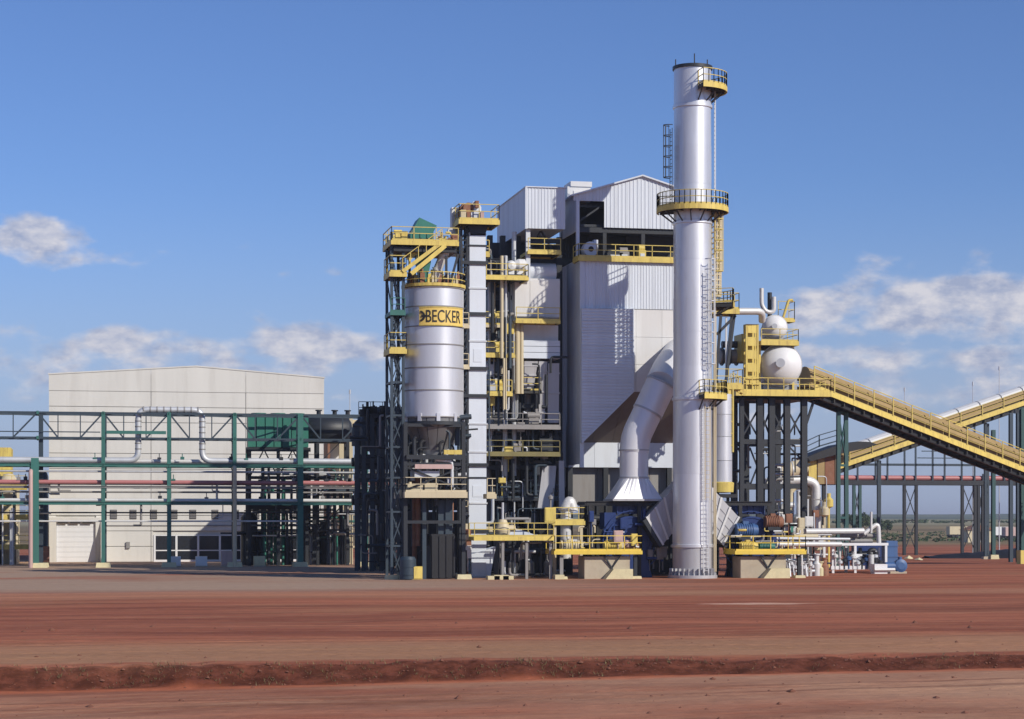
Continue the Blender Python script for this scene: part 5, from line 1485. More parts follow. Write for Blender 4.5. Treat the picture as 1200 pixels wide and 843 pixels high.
def bucket_elevator():
    Y = 162.6
    t = thing('bucket_elevator', 'tall white boxed bucket elevator leg next to the silo', 'bucket elevator', (X(560, Y), Y, 0))
    vs = [655, 622, 590, 560, 530, 497, 464, 432, 400, 368, 338, 308, 288, 272]
    for k, (a, b) in enumerate(zip(vs, vs[1:])):
        xa, xb = X(549.5+.8*(a < 450), Y), X(570-.8*(a < 450), Y)
        za, zb = Z(a, Y, 560), Z(b, Y, 560)
        MB().box(xa, xb, Y, Y+1.2, za+.02, zb-.02).build('casing_section', 'white_sheet', t)
        MB().box(xa-.08, xb+.08, Y-.07, Y+1.27, za-.06, za+.06).build('flange', 'dark_steel' if k % 3 == 0 else 'galvanised', t)
        if k in (2, 7): MB().box(xa+.3, xb-.3, Y-.03, Y, za+.5, zb-.6).build('inspection_door', 'white_sheet', t)
    a = [(551, 678), (551, 655), (576, 655), (576, 648), (582, 648), (566, 678)]
    MB().prism([P(u, v, Y-.1) for u, v in [(552, 679), (574, 679), (581, 641), (552, 650)]], (0, 1.5, 0)).build('boot', 'white_sheet', t)
    MB().box(X(553, Y-.2), X(570, Y-.2), Y-.18, Y-.12, .1, 1.2).build('boot_door', 'galvanised', t)
    # head
    z = Z(260, Y, 560)
    h = [(551, 276), (570, 276), (568, 262), (564, 262), (564, 243), (561, 237), (555, 236), (552, 240), (552, 262)]
    MB().prism([P(u, v, Y) for u, v in h], (0, 1.3, 0)).build('head', 'white_sheet', t)
    for (u0, u1, v0, v1, mm) in ((540, 546, 258, 247, 'cream_paint'), (547, 551, 258, 250, 'rust'), (563, 567, 258, 249, 'pink_paint'), (557, 561, 244, 236, 'rust')): MB().box(X(u0, Y-.3), X(u1, Y-.3), Y-.4, Y+.3, Z(v0, Y, 550), Z(v1, Y, 550)).build('head_box', mm, t)
    MB().lathe(P(549, 244, Y+.1), [(0, -.1), (.42, -.1), (.42, 1.2), (0, 1.2)], 20, axis='Y').build('head_drive', 'rust', t)
    MB().prism([P(u, v, Y+.3) for u, v in [(539, 256), (547, 256), (547, 241), (543, 238), (539, 244)]], (0, 1.0, 0)).build('gearbox', 'rust', t)
    MB().box(X(555, Y), X(562, Y), Y-.14, Y-.01, Z(258, Y, 560), Z(247, Y, 560)).build('head_panel', 'galvanised', t)
    platform(t, X(535.5, Y), X(582, Y), Y-1.0, Y+2.4, z, 'FLR', .34, 'yellow_paint', 1.2)
    m = MB()
    m.prism([P(547, 262, Y-.2), P(573, 262, Y-.2), P(569, 274, Y-.2), P(552, 274, Y-.2)][::-1], (0, 1.6, 0))
    m.build('head_support', 'dark_steel', t)
    # dark lattice mast beside it
    p = thing('elevator_mast', 'dark lattice mast standing between the silo and the white elevator', 'mast', (X(544, Y), Y+.3, 0))
    pts = [(X(540.5, Y), Y+.1), (X(548, Y), Y+.1), (X(540.5, Y), Y+1.3), (X(548, Y), Y+1.3)]
    columns(p, pts, 0, Z(266, Y, 545), .17, 'dark_steel', 'leg')
    m = MB(); zt = Z(266, Y, 545); n = 26
    for i in range(n):
        a, b = zt*i/n, zt*(i+1)/n
        m.bar((*pts[0], b), (*pts[1], b), .09); m.bar((*pts[0], a), (*pts[1], b), .09)
        m.bar((*pts[1], a), (*pts[3], b), .09); m.bar((*pts[1], b), (*pts[3], b), .09)
    m.build('lattice', 'dark_steel', p)
    for v in (622, 545, 464, 432, 368, 308):
        zz = Z(v, Y, 550); MB().bar((X(540, Y), Y-.1, zz), (X(572, Y), Y-.1, zz), .12, .26).build('tie', 'dark_steel', p)
    # beige casing column by the head
    q = thing('vent_column', 'pale upright casing with a yellow ladder rising beside the elevator head', 'casing', P(533, 340, Y+1.4))
    MB().box(X(529.5, Y+1.4), X(537, Y+1.4), Y+1.4, Y+2.2, Z(297, Y, 533), Z(240, Y, 533)).build('body', 'beige_sheet', q)
    ladder(q, X(538, Y+1.2), Y+1.2, Z(300, Y, 538), Z(256, Y, 538), R(-90), 'rail_yellow', True)
    b = thing('elevator_bridge', 'short yellow gangway joining elevator and boiler galleries', 'walkway', P(575, 300, Y+3))
    platform(b, X(541, Y+3), X(573, Y+3), Y+2.9, Y+4.0, Z(297, Y+3, 555), 'F', .28)
    for k, (v, u0, u1) in enumerate(((382, 541, 549), (430, 541, 549), (602, 541, 548))):
        o = MB(); z = Z(v, Y-.6, 545)
        bb = thing('mast_landing', ('small yellow landing on the mast level with the name board', 'small yellow landing on the mast at the middle of the silo', 'yellow landing low on the mast near the black bin')[k], 'platform', (X(545, Y), Y-.5, z), 'landings on the lattice mast')
        platform(bb, X(u0, Y-.6), X(u1, Y-.6), Y-.75, Y-.15, z, 'FL', .2, 'cream_paint', 1.0, 'cream_paint', .8)
bucket_elevator()

def pipe_tower():
    """dark pipe way between the rack and the silo"""
    Y = 186.0
    t = thing('pipe_tower', 'dense dark steel pipe tower between the rack and the silo', 'steel frame', (X(440, Y), Y, 0))
    us = [418, 426, 436, 447, 458, 470]
    zt = Z(482, Y, 440)
    for u in us:
        columns(t, [(X(u, Y), Y), (X(u+2, Y+5), Y+5)], 0, zt-(1.2 if u < 430 else 0), .34, 'blue_steel')
    m = PB(t, 'beam', 'dark_steel')
    for v in (497, 540, 548, 563, 588, 600, 640):
        for yy in (Y, Y+5): m.ibeam((X(416, yy), yy, Z(v, yy, 440)), (X(484, yy), yy, Z(v, yy, 440)), .3, .36, (0, 0, 1))
    m = PB(t, 'brace', 'dark_steel')
    for a, b in zip(us[1:], us[2:]):
        for v0, v1 in ((600, 563), (540, 497)): xbrace(m, (X(a, Y), Y), (X(b, Y), Y), Z(v0, Y, 440), Z(v1, Y, 440), .1)
    rnd = random.Random(8)
    for i in range(18):
        u = rnd.uniform(432, 484); yy = Y+rnd.uniform(.3, 4.6); v0 = rnd.choice((664, 664, 610, 600)); v1 = rnd.choice((500, 545, 590))
        MB().tube((X(u, yy), yy, max(0, Z(v0, yy, u))), (X(u, yy), yy, Z(v1, yy, u)), rnd.choice((.1, .16, .24)), 9).build('pipe', rnd.choice(('dark_steel', 'dark_steel', 'blue_steel', 'black')), t)
    for v, dy, r, mm in ((541, .4, .34, 'dark_steel'), (563, .5, .3, 'grey_plate'), (585, .5, .3, 'dark_steel'), (545, 2.4, .4, 'dark_steel'), (590, 2.2, .45, 'black')):
        MB().tube((X(416, Y), Y+dy, Z(v, Y, 440)+.3), (X(486, Y), Y+dy, Z(v, Y, 440)+.3), r, 12).build('pipe', mm, t)
    # rounded dark ducts on top
    d = thing('dark_duct', 'black round topped duct elbows heaped on the pipe tower', 'duct', (X(440, Y), Y+1, zt))
    for k, (u0, u1, v, dy, r) in enumerate(((431, 470, 487, .8, .62), (424, 482, 494, 2.4, .6), (440, 482, 482, 2.6, .55), (446, 482, 491, .2, .4))):
        zc = Z(v, Y, 440)
        MB().path([(X(u0, Y), Y+dy, Z(516+6*k, Y, 440)), (X(u0, Y), Y+dy, zc), (X(u1, Y), Y+dy, zc)], r, 16, .9).build('elbow', ('black', 'dark_steel', 'black', 'blue_steel')[k], d)
        for j in range(4): x = X(u0, Y)+1.2+j*.9; MB().tube((x, Y+dy, zc), (x+.1, Y+dy, zc), r+.09, 16).build('flange', 'dark_steel', d)
    for k in range(9):
        x = X(rnd.uniform(424, 462), Y); z = zt+rnd.uniform(-.8, .1)
        MB().box(x-.3, x+.3, Y-.3, Y+.4, z-.3, z+.35).tube((x, Y, z), (x, Y, z+.8), .07, 6).build('actuator', rnd.choice(('black', 'dark_steel')), d)
    rail(MB(), [(X(420, Y), Y-.2, zt-.3), (X(462, Y), Y-.2, zt-.3)], 1.1, 1.2).build('railing', 'dark_steel', d)
    m = MB().box(X(438, Y+6.5), X(461, Y+6.5), Y+6.5, Y+10, 0, Z(617, Y+6.5, 450))
    s = thing('pale_hut', 'small cream hut glimpsed through the dark pipe tower', 'hut', (X(450, Y+6.5), Y+6.5, 0))
    m.build('wall', 'cream_paint', s)
    MB().box(X(437, Y+6.3), X(462, Y+6.3), Y+6.2, Y+10.2, Z(617, Y+6.5, 450), Z(613, Y+6.5, 450)).build('roof', 'grey_plate', s)
    MB().box(X(446, Y+6.4), X(450, Y+6.4), Y+6.42, Y+6.49, 0, 2.1).build('door', 'grey_plate', s)
    for i in range(3):
        z = Z((575, 610, 640)[i], Y, 470)
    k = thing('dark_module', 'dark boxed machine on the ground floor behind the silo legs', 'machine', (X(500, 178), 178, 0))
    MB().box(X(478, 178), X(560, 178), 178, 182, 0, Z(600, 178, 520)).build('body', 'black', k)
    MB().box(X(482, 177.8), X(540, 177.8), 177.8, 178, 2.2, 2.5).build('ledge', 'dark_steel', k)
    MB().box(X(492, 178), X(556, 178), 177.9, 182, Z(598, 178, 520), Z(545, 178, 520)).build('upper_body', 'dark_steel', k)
pipe_tower()

# ------------------------------------------------------------------ deaerator drums on their frame
def drums():
    y0 = 176.0
    zz = lambda v: Z(v, y0, 915)
    xs = [X(u, y0) for u in (869, 890, 904, 922, 942)]
    t = thing('drum_support_tower', 'tall blue black steel frame carrying the white drums', 'steel frame', (X(905, y0), y0+3, 0))
    zt = zz(467)
    for k, x in enumerate(xs):
        columns(t, [(x, y0), (x-.4, y0+6)], 0, zt, .5 if k else .36, 'dark_steel')
    m = PB(t, 'brace', 'dark_steel')
    for v in (518, 570, 610):
        for yy in (y0+.02, y0+6.02): m.bar((xs[0], yy, zz(v)), (xs[-1], yy, zz(v)), .22, .42)
    for a, b in zip(xs, xs[1:]):
        xbrace(m, (a, y0+.1), (b, y0+.1), zz(515), zz(478), .13)
        xbrace(m, (a, y0+6.1), (b, y0+6.1), zz(568), zz(522), .13)
    m.bar((xs[-1]+.1, y0-.1, zz(500)), (X(953, y0), y0-.1, zz(470)), .2)
    m.bar((xs[-1], y0+.2, zz(540)), (xs[-2], y0+.2, zz(520)), .13)
    MB().box(X(872, y0), X(950, y0), y0+.3, y0+6.4, zt-.1, zz(462)-.35).build('girder', 'black', t)
    platform(t, X(858, y0), X(968, y0), y0-1.2, y0+7, zz(460), 'FLR', .40, 'yellow_paint', 1.15, 'yellow_paint', 1.4)
    for x in xs: footing(t, x, y0, 1.1, .3)
    def drum(u, v, rr, L, lab, yy):
        c = P(u, v, yy); r = rr*PX(u, yy)
        d = thing('pressure_drum', lab, 'tank', (c.x, yy+L/2, c.z-r))
        ROT = Matrix.Rotation(-R(15.5), 4, 'Z')
        MB().lathe(c, [(0, -r*.52), (r*.3, -r*.49), (r*.6, -r*.38), (r*.82, -r*.22), (r*.95, -.06), (r, .12), (r, L), (r*.8, L+r*.3), (0, L+r*.5)], 40, axis='Y', flat=False).build('shell', 'white_paint', d)
        MB().lathe(c+Vector((-r*.05, 0, r*.05)), [(0, -r*.72), (r*.22, -r*.72), (r*.22, -r*.62), (r*.15, -r*.62), (r*.15, -r*.40)], 22, axis='Y').build('manhole', 'galvanised', d)
        MB().lathe(c, [(r+.0, .1), (r+.05, .1), (r+.05, .25), (r, .25)], 40, axis='Y').build('weld_ring', 'white_pipe', d)
        for k in (.8, L-1):
            MB().box(c.x-r*.8, c.x+r*.8, yy+k, yy+k+.3, c.z-r*1.15, c.z-r*.6).build('saddle', 'galvanised', d)
        for o in d.children: o.data.transform(Matrix.Translation(c-ORG[d.name])@ROT@Matrix.Translation(ORG[d.name]-c))
        return c, r
    c, r = drum(915, 428, 24.5, 6.5, 'big white horizontal drum end on the yellow high deck', y0-.2)
    c2, r2 = drum(908, 384, 14.5, 5.0, 'smaller white drum on the deck above the big drum', y0+.3)
    d = thing('upper_deck', 'yellow deck between the small drum and the big drum', 'platform', (c2.x, y0, zz(401)))
    platform(d, X(889, y0), X(932, y0), y0-.8, y0+5, zz(401), 'FR', .36, 'yellow_paint', 1.05)
    for u in (891, 930): MB().ibeam((X(u, y0), y0+.2, zz(460)), (X(u, y0), y0+.2, zz(404)), .18, .18).build('post', 'yellow_paint', d)
    for k in range(2):
        platform(d, X(912, y0+2), X(931, y0+2), y0+2, y0+3.5, zz(372-k*1e-3), 'FR', .2, 'yellow_paint', 1.6) if k == 0 else None
    t2 = thing('ladder_cage', 'yellow sheeted ladder shaft by the drums', 'ladder', (X(881, y0-1), y0-1, zz(460)))
    a, b = X(875, y0-1), X(888, y0-1)
    for k in range(5):
        z0, z1 = zz(457-k*15), zz(442-k*15)-.04
        MB().box(a, b-.12, y0-.4, y0-.34, z0, z1).build('cage_panel', 'yellow_paint', t2)
        MB().bar((a, y0-.95, z1), (b, y0-.95, z1), .08).bar((a, y0-.95, z1), (a, y0-.4, z1), .08).bar((b, y0-.95, z1), (b, y0-.4, z1), .08).build('hoop', 'yellow_paint', t2)
    for k in range(5):
        z0, z1 = zz(457-k*15), zz(442-k*15)-.04
        MB().box(a+.1, b-.1, y0-1.0, y0-.97, z0+.35, z1-.05).build('front_panel', 'yellow_paint', t2)
    for x in (a, b): MB().bar((x, y0-.95, zz(460)), (x, y0-.95, zz(382)), .16).bar((x, y0-.37, zz(460)), (x, y0-.37, zz(382)), .16).build('post', 'yellow_paint', t2)
    MB().box(X(870, y0), X(877, y0), y0+.2, y0+2.4, zz(424), zz(392)).build('side_panel', 'rail_yellow', t2)
    # pipes over the small drum
    def pp(pts, r, lab, m='white_pipe', name='vent_pipe'):
        q = [P(*p) for p in pts]
        single(MB().path(q, r, 12, .5), name, m, lab, 'pipe', q[0], 'pipes over the drums')
    pp([(846, 365, y0-2), (893, 365, y0-2), (893, 376, y0-1)], .30, 'white pipe running level from the chimney side to the small drum')
    pp([(892.5, 338, y0+.4), (892.5, 358, y0+.4), (898, 366, y0+.4), (907, 366, y0+.4), (907, 348, y0+.4)], .19, 'white U shaped pipe standing on the small drum')
    pp([(902, 343, y0+1), (902, 372, y0+1)], .2, 'dark stub pipe inside the white U shaped pipe', 'dark_steel')
    pp([(918, 372, y0+1.4), (924, 352, y0+1.4), (929, 352, y0+1.4)], .12, 'yellow bent pipe on the far end of the small drum', 'yellow_paint')
    q = P(860, 415, y0+2)
    dv = thing('feed_vessel', 'dark vessel with flanges tucked behind the chimney and the ladder shaft', 'vessel', (q.x, y0+2, q.z))
    MB().tube(P(843, 418, y0+2), P(874, 418, y0+2), .62, 16).build('shell', 'grey_plate', dv)
    for u in (845, 853, 862): MB().tube(P(u, 418, y0+2), P(u+1.6, 418, y0+2), .8, 16).build('flange', 'dark_steel', dv)
    MB().path([P(846, 404, y0+1.6), P(868, 404, y0+1.6), P(868, 420, y0+1.6)], .3, 12, .4).build('pipe', 'dark_steel', dv)
    # vertical vessel behind the chimney with its yellow ring
    y = 163.5
    v = thing('tall_vessel', 'upright silver vessel with a yellow foot ring just behind the chimney', 'vessel', (X(846, y), y, Z(575, y, 846)))
    r = 12*PX(846, y)
    vs = [566, 540, 512, 486, 462]
    for a, b in zip(vs, vs[1:]): MB().lathe((X(846, y), y, 0), [(r, Z(a, y, 846)), (r, Z(b, y, 846)-.03)], 30).build('shell_section', 'aluminium', v)
    MB().lathe((X(846, y), y, 0), [(0, Z(578, y, 846)), (r+.1, Z(577, y, 846)), (r+.15, Z(566, y, 846)), (r, Z(565, y, 846))], 30).build('foot_ring', 'yellow_paint', v)
    MB().box(X(838, y), X(862, y), y-.6, y+1, Z(579, y, 846)-.3, Z(579, y, 846)-.02).build('bracket', 'black', v)
    for u in (840, 853): MB().ibeam((X(u, y+.4), y+.4, 0), (X(u, y+.4), y+.4, Z(580, y, 846)-.2), .2, .2).build('leg', 'dark_steel', v)
    # legs of the perch beside the chimney
    y = 166.0
    e = thing('perch_tower', 'small yellow perch on raking dark legs beside the chimney', 'platform', (X(848, y), y, Z(460, y, 848)))
    platform(e, X(835, y), X(866, y), y, y+2.4, Z(362, y, 850), 'FR', .4, 'yellow_paint', 1.3)
    m = MB()
    for p, q in ((P(845, 366, y+.2), P(838, 460, y+.2)), (P(861, 366, y+.2), P(850, 452, y+.2)), (P(858, 366, y+2), P(852, 430, y+2)), (P(840, 392, y+.2), P(862, 370, y+.2))): m.bar(p, q, .2)
    m.build('leg', 'dark_steel', e)
    MB().bar(P(851, 372, y+.4), P(851, 455, y+.4), .14).build('post', 'galvanised', e)
    # stepped yellow landing and stair cage under it
    y = 163.0
    g = thing('cage_stair', 'yellow caged stair hanging between the chimney and the drum frame', 'stair', (X(852, y), y, Z(530, y, 852)))
    platform(g, X(838, y), X(870, y), y, y+2.5, Z(451, y, 852), 'FR', .36, 'yellow_paint', 1.25)
    for k in range(5):
        z = Z(466+k*14, y, 852)
        MB().bar((X(842, y), y, z), (X(859, y), y, z), .08).bar((X(842, y), y+1.6, z), (X(859, y), y+1.6, z), .08).bar((X(859, y), y, z), (X(859, y), y+1.6, z), .08).build('hoop', 'rail_yellow', g)
    for u in (843, 848, 853.5, 859): MB().bar((X(u, y), y, Z(530, y, 850)), (X(u, y), y, Z(455, y, 850)), .11).build('post', 'rail_yellow', g)
    MB().bar((X(856, y), y+.3, Z(524, y, 850)), (X(856, y), y+.3, Z(455, y, 850)), .4, .5).build('pillar', 'yellow_paint', g)
    stair(g, P(858, 452, y+1), P(873, 462, y+1), .7)
drums()

# ------------------------------------------------------------------ pipes and pump at the foot of the drum frame
def manifold():
    y = 171.0
    t = thing('pipe_manifold', 'white steel stand crowded with white pipes and valves', 'pipe manifold', (X(985, y), y, 0))
    xa, xb = X(976, y), X(1038, y)
    zt = Z(638, y, 1000)
    for x in (xa, xb, X(1002, y)):
        for yy in (y, y+2.2): MB().bar((x, yy, -.05), (x, yy, zt-.12), .2).build('post', 'white_paint', t)
    for yy in (y, y+2.2): MB().bar((xa-.2, yy, zt), (xb+.2, yy, zt), .2, .22).build('top_beam', 'white_paint', t)
    MB().bar((xa-.2, y-.02, .45), (xb+.4, y-.02, .45), .3, .3).build('base_beam', 'white_paint', t)
    def pipe(pts, r, m='white_pipe', bend=.5, n=12): MB().path([P(*p) for p in pts], r, n, bend).build('pipe', m, t)
    pipe([(944, 623, y+1), (1012, 622.5, y+1)], .26)
    pipe([(930, 629, y+.6), (958, 629, y+.6)], .22, 'cream_paint')
    pipe([(908, 638, y-.3), (986, 638, y-.3)], .22)
    pipe([(905, 631, y-.1), (996, 632, y-.1)], .12, 'galvanised')
    pipe([(1012, 626, y+1.4), (1029, 613, y+1.4), (1030, 637, y+1.4)], .2)
    pipe([(1021, 600, y+1.2), (1021, 625, y+1.2)], .10)
    pipe([(1019, 666, y-.1), (1019, 645, y-.1), (1026, 645, y-.1), (1026, 660, y-.1)], .22, 'black')
    pipe([(1021, 668, y-.4), (1021, 650, y-.4)], .24)
    for i, u in enumerate((984, 992, 1008, 1030)): pipe([(u, 664, y+.6), (u, 642, y+.6)], .1+.03*(i % 3), ('white_pipe', 'grey_plate', 'dark_steel', 'white_pipe')[i], 0)
    pipe([(996, 650, y+1), (1030, 650, y+1)], .3, 'dark_steel')
    for u0, u1, v in ((985, 1025, 628), (996, 1022, 634)): pipe([(u0, v, y+1.8), (u1, v, y+1.8)], .2, 'grey_plate')
    for i in range(11):
        u = 979+i*5.2; q = P(u, 652+((i*7) % 9), y-.15)
        m = MB().tube((q.x, q.y, .35), (q.x, q.y, q.z), .08, 8).lathe(q, [(0, -.25), (.24, -.1), (.24, .1), (0, .25)], 10).tube(q, q+Vector((0, 0, .42)), .04, 6)
        m.lathe(q+Vector((0, 0, .42)), [(.12, -.02), (.18, -.02), (.18, .02), (.12, .02)], 10)
        m.build('valve', ('white_pipe', 'galvanised', 'dark_steel', 'blue_light')[i % 4], t)
    MB().box(X(1002, y+1), X(1034, y+1), y+1.2, y+1.9, .6, 2.4).build('panel', 'blue_paint', t)
    MB().box(X(1003, y), X(1011, y), y+.1, y+.6, .5, 1.6).build('white_unit', 'white_paint', t)
    # row of small pale valves before the deck
    t = thing('valve_row', 'row of pale grey valves and pipe stubs by the concrete plinth', 'valves', (X(935, y-3), y-3, 0))
    rnd = random.Random(4)
    yy = 161.5
    for i in range(13):
        u = 922+i*2.5; h = rnd.uniform(1.0, 1.9); x = X(u, yy)
        m = MB().tube((x, yy+rnd.uniform(-.4, .4), -.05), (x+.06*(i % 3-1), yy, h), rnd.choice((.06, .09, .12)), 8)
        m.lathe((x, yy, h*.6), [(0, -.2), (.17, -.1), (.17, .1), (0, .2)], 10).lathe((x, yy, h), [(.05, -.02), (.18, -.02), (.18, .03), (.05, .03)], 10)
        m.build('valve', rnd.choice(('galvanised', 'white_pipe', 'galvanised', 'grey_plate')), t)
    MB().tube((X(920, yy), yy+.3, .4), (X(956, yy), yy+.3, .4), .14, 10).tube((X(920, yy), yy+.4, 1.3), (X(956, yy), yy+.4, 1.3), .1, 10).build('header', 'galvanised', t)
    yy = 162.5
    for i, (u, h, m) in enumerate(((957, 1.7, 'white_pipe'), (961, 1.1, 'footing_cream'), (966, 1.4, 'rust'))):
        x = X(u, yy); s = thing('strainer', ('white pot strainer near the valves', 'cream pot strainer near the valves', 'rust brown pot strainer by the manifold stand')[i], 'vessel', (x, yy, 0))
        MB().lathe((x, yy, 0), [(0, -.02), (.36, 0), (.36, h*.55), (.2, h*.7), (.2, h), (0, h)], 16).build('pot', m, s)
        MB().lathe((x, yy, h), [(0, -.03), (.3, -.03), (.3, .06), (0, .06)], 14).build('flange', m, s)
    # upright white elbows further back
    y2 = 184.0
    t = thing('pump_piping', 'cluster of pale upright pipes and elbows below the drum frame', 'pipes', (X(935, y2), y2, 0))
    def up(pts, r, m='white_pipe'): MB().path([P(*p) for p in pts], r, 14, 1.0).build('pipe', m, t)
    up([(897, 566, y2), (940, 562, y2), (956, 566, y2), (957, 612, y2), (957, 640, y2)], .42)
    up([(926, 640, y2+.6), (926, 570, y2+.6), (950, 570, y2+.6), (950, 640, y2+.6)], .3, 'cream_paint')
    up([(936, 640, y2-.6), (936, 575, y2-.6)], .22, 'beige_sheet'); up([(944, 650, y2-.5), (944, 585, y2-.5)], .3, 'galvanised')
    up([(916, 640, y2-1), (916, 592, y2-1), (930, 592, y2-1)], .28)
    for i, (u, v) in enumerate(((908, 622), (916, 616), (924, 620), (931, 626), (940, 618), (966, 600), (971, 590))):
        q = P(u, v, y2-2+.2*i)
        m = MB().lathe(q, [(0, -.5), (.42, -.3), (.42, .3), (.2, .55), (.2, .9), (0, .9)], 14).tube(q-Vector((0, 0, q.z)), q, .12, 8)
        m.build('valve', ('white_pipe', 'cream_paint', 'green_cover', 'white_pipe', 'rust', 'cream_paint', 'yellow_paint')[i], t)
    for u in (902, 912, 921): q = P(u, 606, y2+1); MB().tube((q.x, q.y, 0), (q.x, q.y, q.z), .2, 10).build('pipe', 'galvanised', t)
    # blue tank and pump on the end
    x0, x1 = X(1039, 173), X(1052, 173)
    s = thing('blue_tank', 'pale blue upright tank box at the end of the manifold', 'tank', ((x0+x1)/2, 173, 0))
    MB().box(x0, x1, 173, 174.3, .15, Z(634, 173, 1045)).build('body', 'blue_light', s)
    for k in range(3): MB().box(x0-.05, x1+.05, 172.95, 174.35, .4+k*.9, .5+k*.9).build('band', 'blue_light', s)
    MB().box(x0-.1, x1+.1, 172.9, 174.4, -.05, .15).build('base', 'white_paint', s)
    yy = 168.5; q = P(1055, 661, yy)
    s = thing('blue_pump', 'light blue pump lying on the ground at the end of the manifold', 'pump', (q.x, yy, 0))
    MB().lathe((q.x, yy-.2, .65), [(0, -.1), (.3, -.1), (.55, 0), (.55, .45), (.3, .6), (0, .6)], 20, axis='Y').build('casing', 'blue_light', s)
    MB().tube((q.x-1.3, yy+.1, .62), (q.x-.4, yy+.1, .62), .34, 14).build('motor', 'blue_light', s)
    MB().tube((q.x, yy+.1, 1.1), (q.x, yy+.1, 1.4), .18, 10).build('outlet', 'blue_light', s)
    MB().box(q.x-1.4, q.x+.5, yy-.2, yy+.5, -.05, .18).build('base', 'concrete', s)
    s = thing('white_unit', 'low white skid unit between the manifold and the blue pump', 'skid', (X(1033, 168), 168, 0))
    MB().box(X(1025, 168), X(1040, 168), 168, 169, -.05, .8).build('body', 'white_paint', s)
    MB().tube((X(1024, 168), 167.9, .35), (X(1048, 168), 167.9, .35), .14, 10).build('pipe', 'white_pipe', s)
manifold()

# ------------------------------------------------------------------ conveyors
def conveyor(name, lab, A, B, width, cover_m, hood_h, rail_h=1.15, pitch=2.6, roof=False):
    A, B = Vector(A), Vector(B)
    t = thing(name, lab, 'conveyor', (A+B)/2)
    d = (B-A); L = d.length; d.normalize()
    s = Vector((-d.y, d.x, 0)).normalized()
    if s.y < 0: s = -s
    up = Vector((0, 0, 1))
    for k in (-1, 1):
        MB().bar(A+s*k*width/2, B+s*k*width/2, .10, .42).build('edge_beam', 'yellow_paint', t)
        MB().ibeam(A+s*k*(width/2-.35)-up*.5, B+s*k*(width/2-.35)-up*.5, .3, .5, (0, 0, 1)).build('girder', 'black', t)
    m = MB().bar(A-up*.2, B-up*.2, width-.14, .08)
    n = int(L/1.3)
    for i in range(n+1):
        c = A.lerp(B, i/n)-up*.5
        m.bar(c-s*width/2, c+s*width/2, .12, .3)
    m.build('floor', 'grating', t)
    n = max(2, int(L/pitch)); first = None
    for i in range(n):
        p, q = A.lerp(B, i/n), A.lerp(B, (i+1)/n-.004)
        for k in (-1, 1):
            m = MB()
            a, b = p+s*k*width/2+up*.2, q+s*k*width/2+up*.2
            m.bar(a, a+up*rail_h, .10)
            m.bar(a+up*rail_h, b+up*rail_h, .07); m.bar(a+up*rail_h*.62, b+up*rail_h*.62, .05); m.bar(a+up*rail_h*.3, b+up*rail_h*.3, .05)
            m.bar(a+up*.06, b+up*.06, .02, .16)
            m.build('rail_bay', 'rail_yellow', t)
            ins = -s*k*.05
            MB().bar(a+ins+up*rail_h*.46, b+ins+up*rail_h*.46, .015, .34).bar(a+ins+up*rail_h*.82, b+ins+up*rail_h*.82, .015, .26).build('side_mesh', 'hood_brown', t)
        # belt hood in sections
        hw = width*.30
        prof = [(hw*math.cos(math.pi*j/8), hood_h*.55+hood_h*.45*math.sin(math.pi*j/8)) for j in range(9)]
        prof = [(hw, .15)]+prof+[(-hw, .15)]
        pts = [p+s*x+up*z for x, z in prof]
        MB().prism(pts[::-1] if True else pts, (q-p)*.985).build('hood_section', cover_m, t)
        if roof:
            hw2 = width*.40
            pr = [(hw2*math.cos(math.pi*j/6), hood_h+.05+.6*math.sin(math.pi*j/6)) for j in range(7)]
            pts = [p+s*x+up*z for x, z in pr]
            MB().prism(pts, (q-p)*.99).build('roof_section', 'beige_sheet', t)
    return t, s
mat('hood_brown', (0.36, 0.255, 0.105), 0.65, 0.0, 0.25, 0.8, False, 0, 0.5, (0.45, 0.34, 0.15))
def trestle(lab, pts, z1, w, m, group=None, levels=4, splay=0):
    cx = sum(p[0] for p in pts)/len(pts); cy = sum(p[1] for p in pts)/len(pts)
    t = thing('trestle', lab, 'trestle', (cx, cy, 0), group)
    for x, y in pts:
        MB().ibeam((x+(x-cx)*splay, y+(y-cy)*splay, 0), (x, y, z1), w, w).build('leg', m, t)
    b = PB(t, 'brace', m)
    n = len(pts)
    for k in range(levels):
        za, zb = z1*k/levels+.1, z1*(k+1)/levels-.1
        for i in range(n):
            p, q = pts[i], pts[(i+1) % n]
            if n == 2 and i: break
            b.bar((*p, zb), (*q, zb), w*.6)
            if k % 2 == 0 or n > 2: xbrace(b, p, q, za, zb, w*.35)
    for x, y in pts: footing(t, x+(x-cx)*splay, y+(y-cy)*splay, w*2.6, .3, 'concrete')
    return t
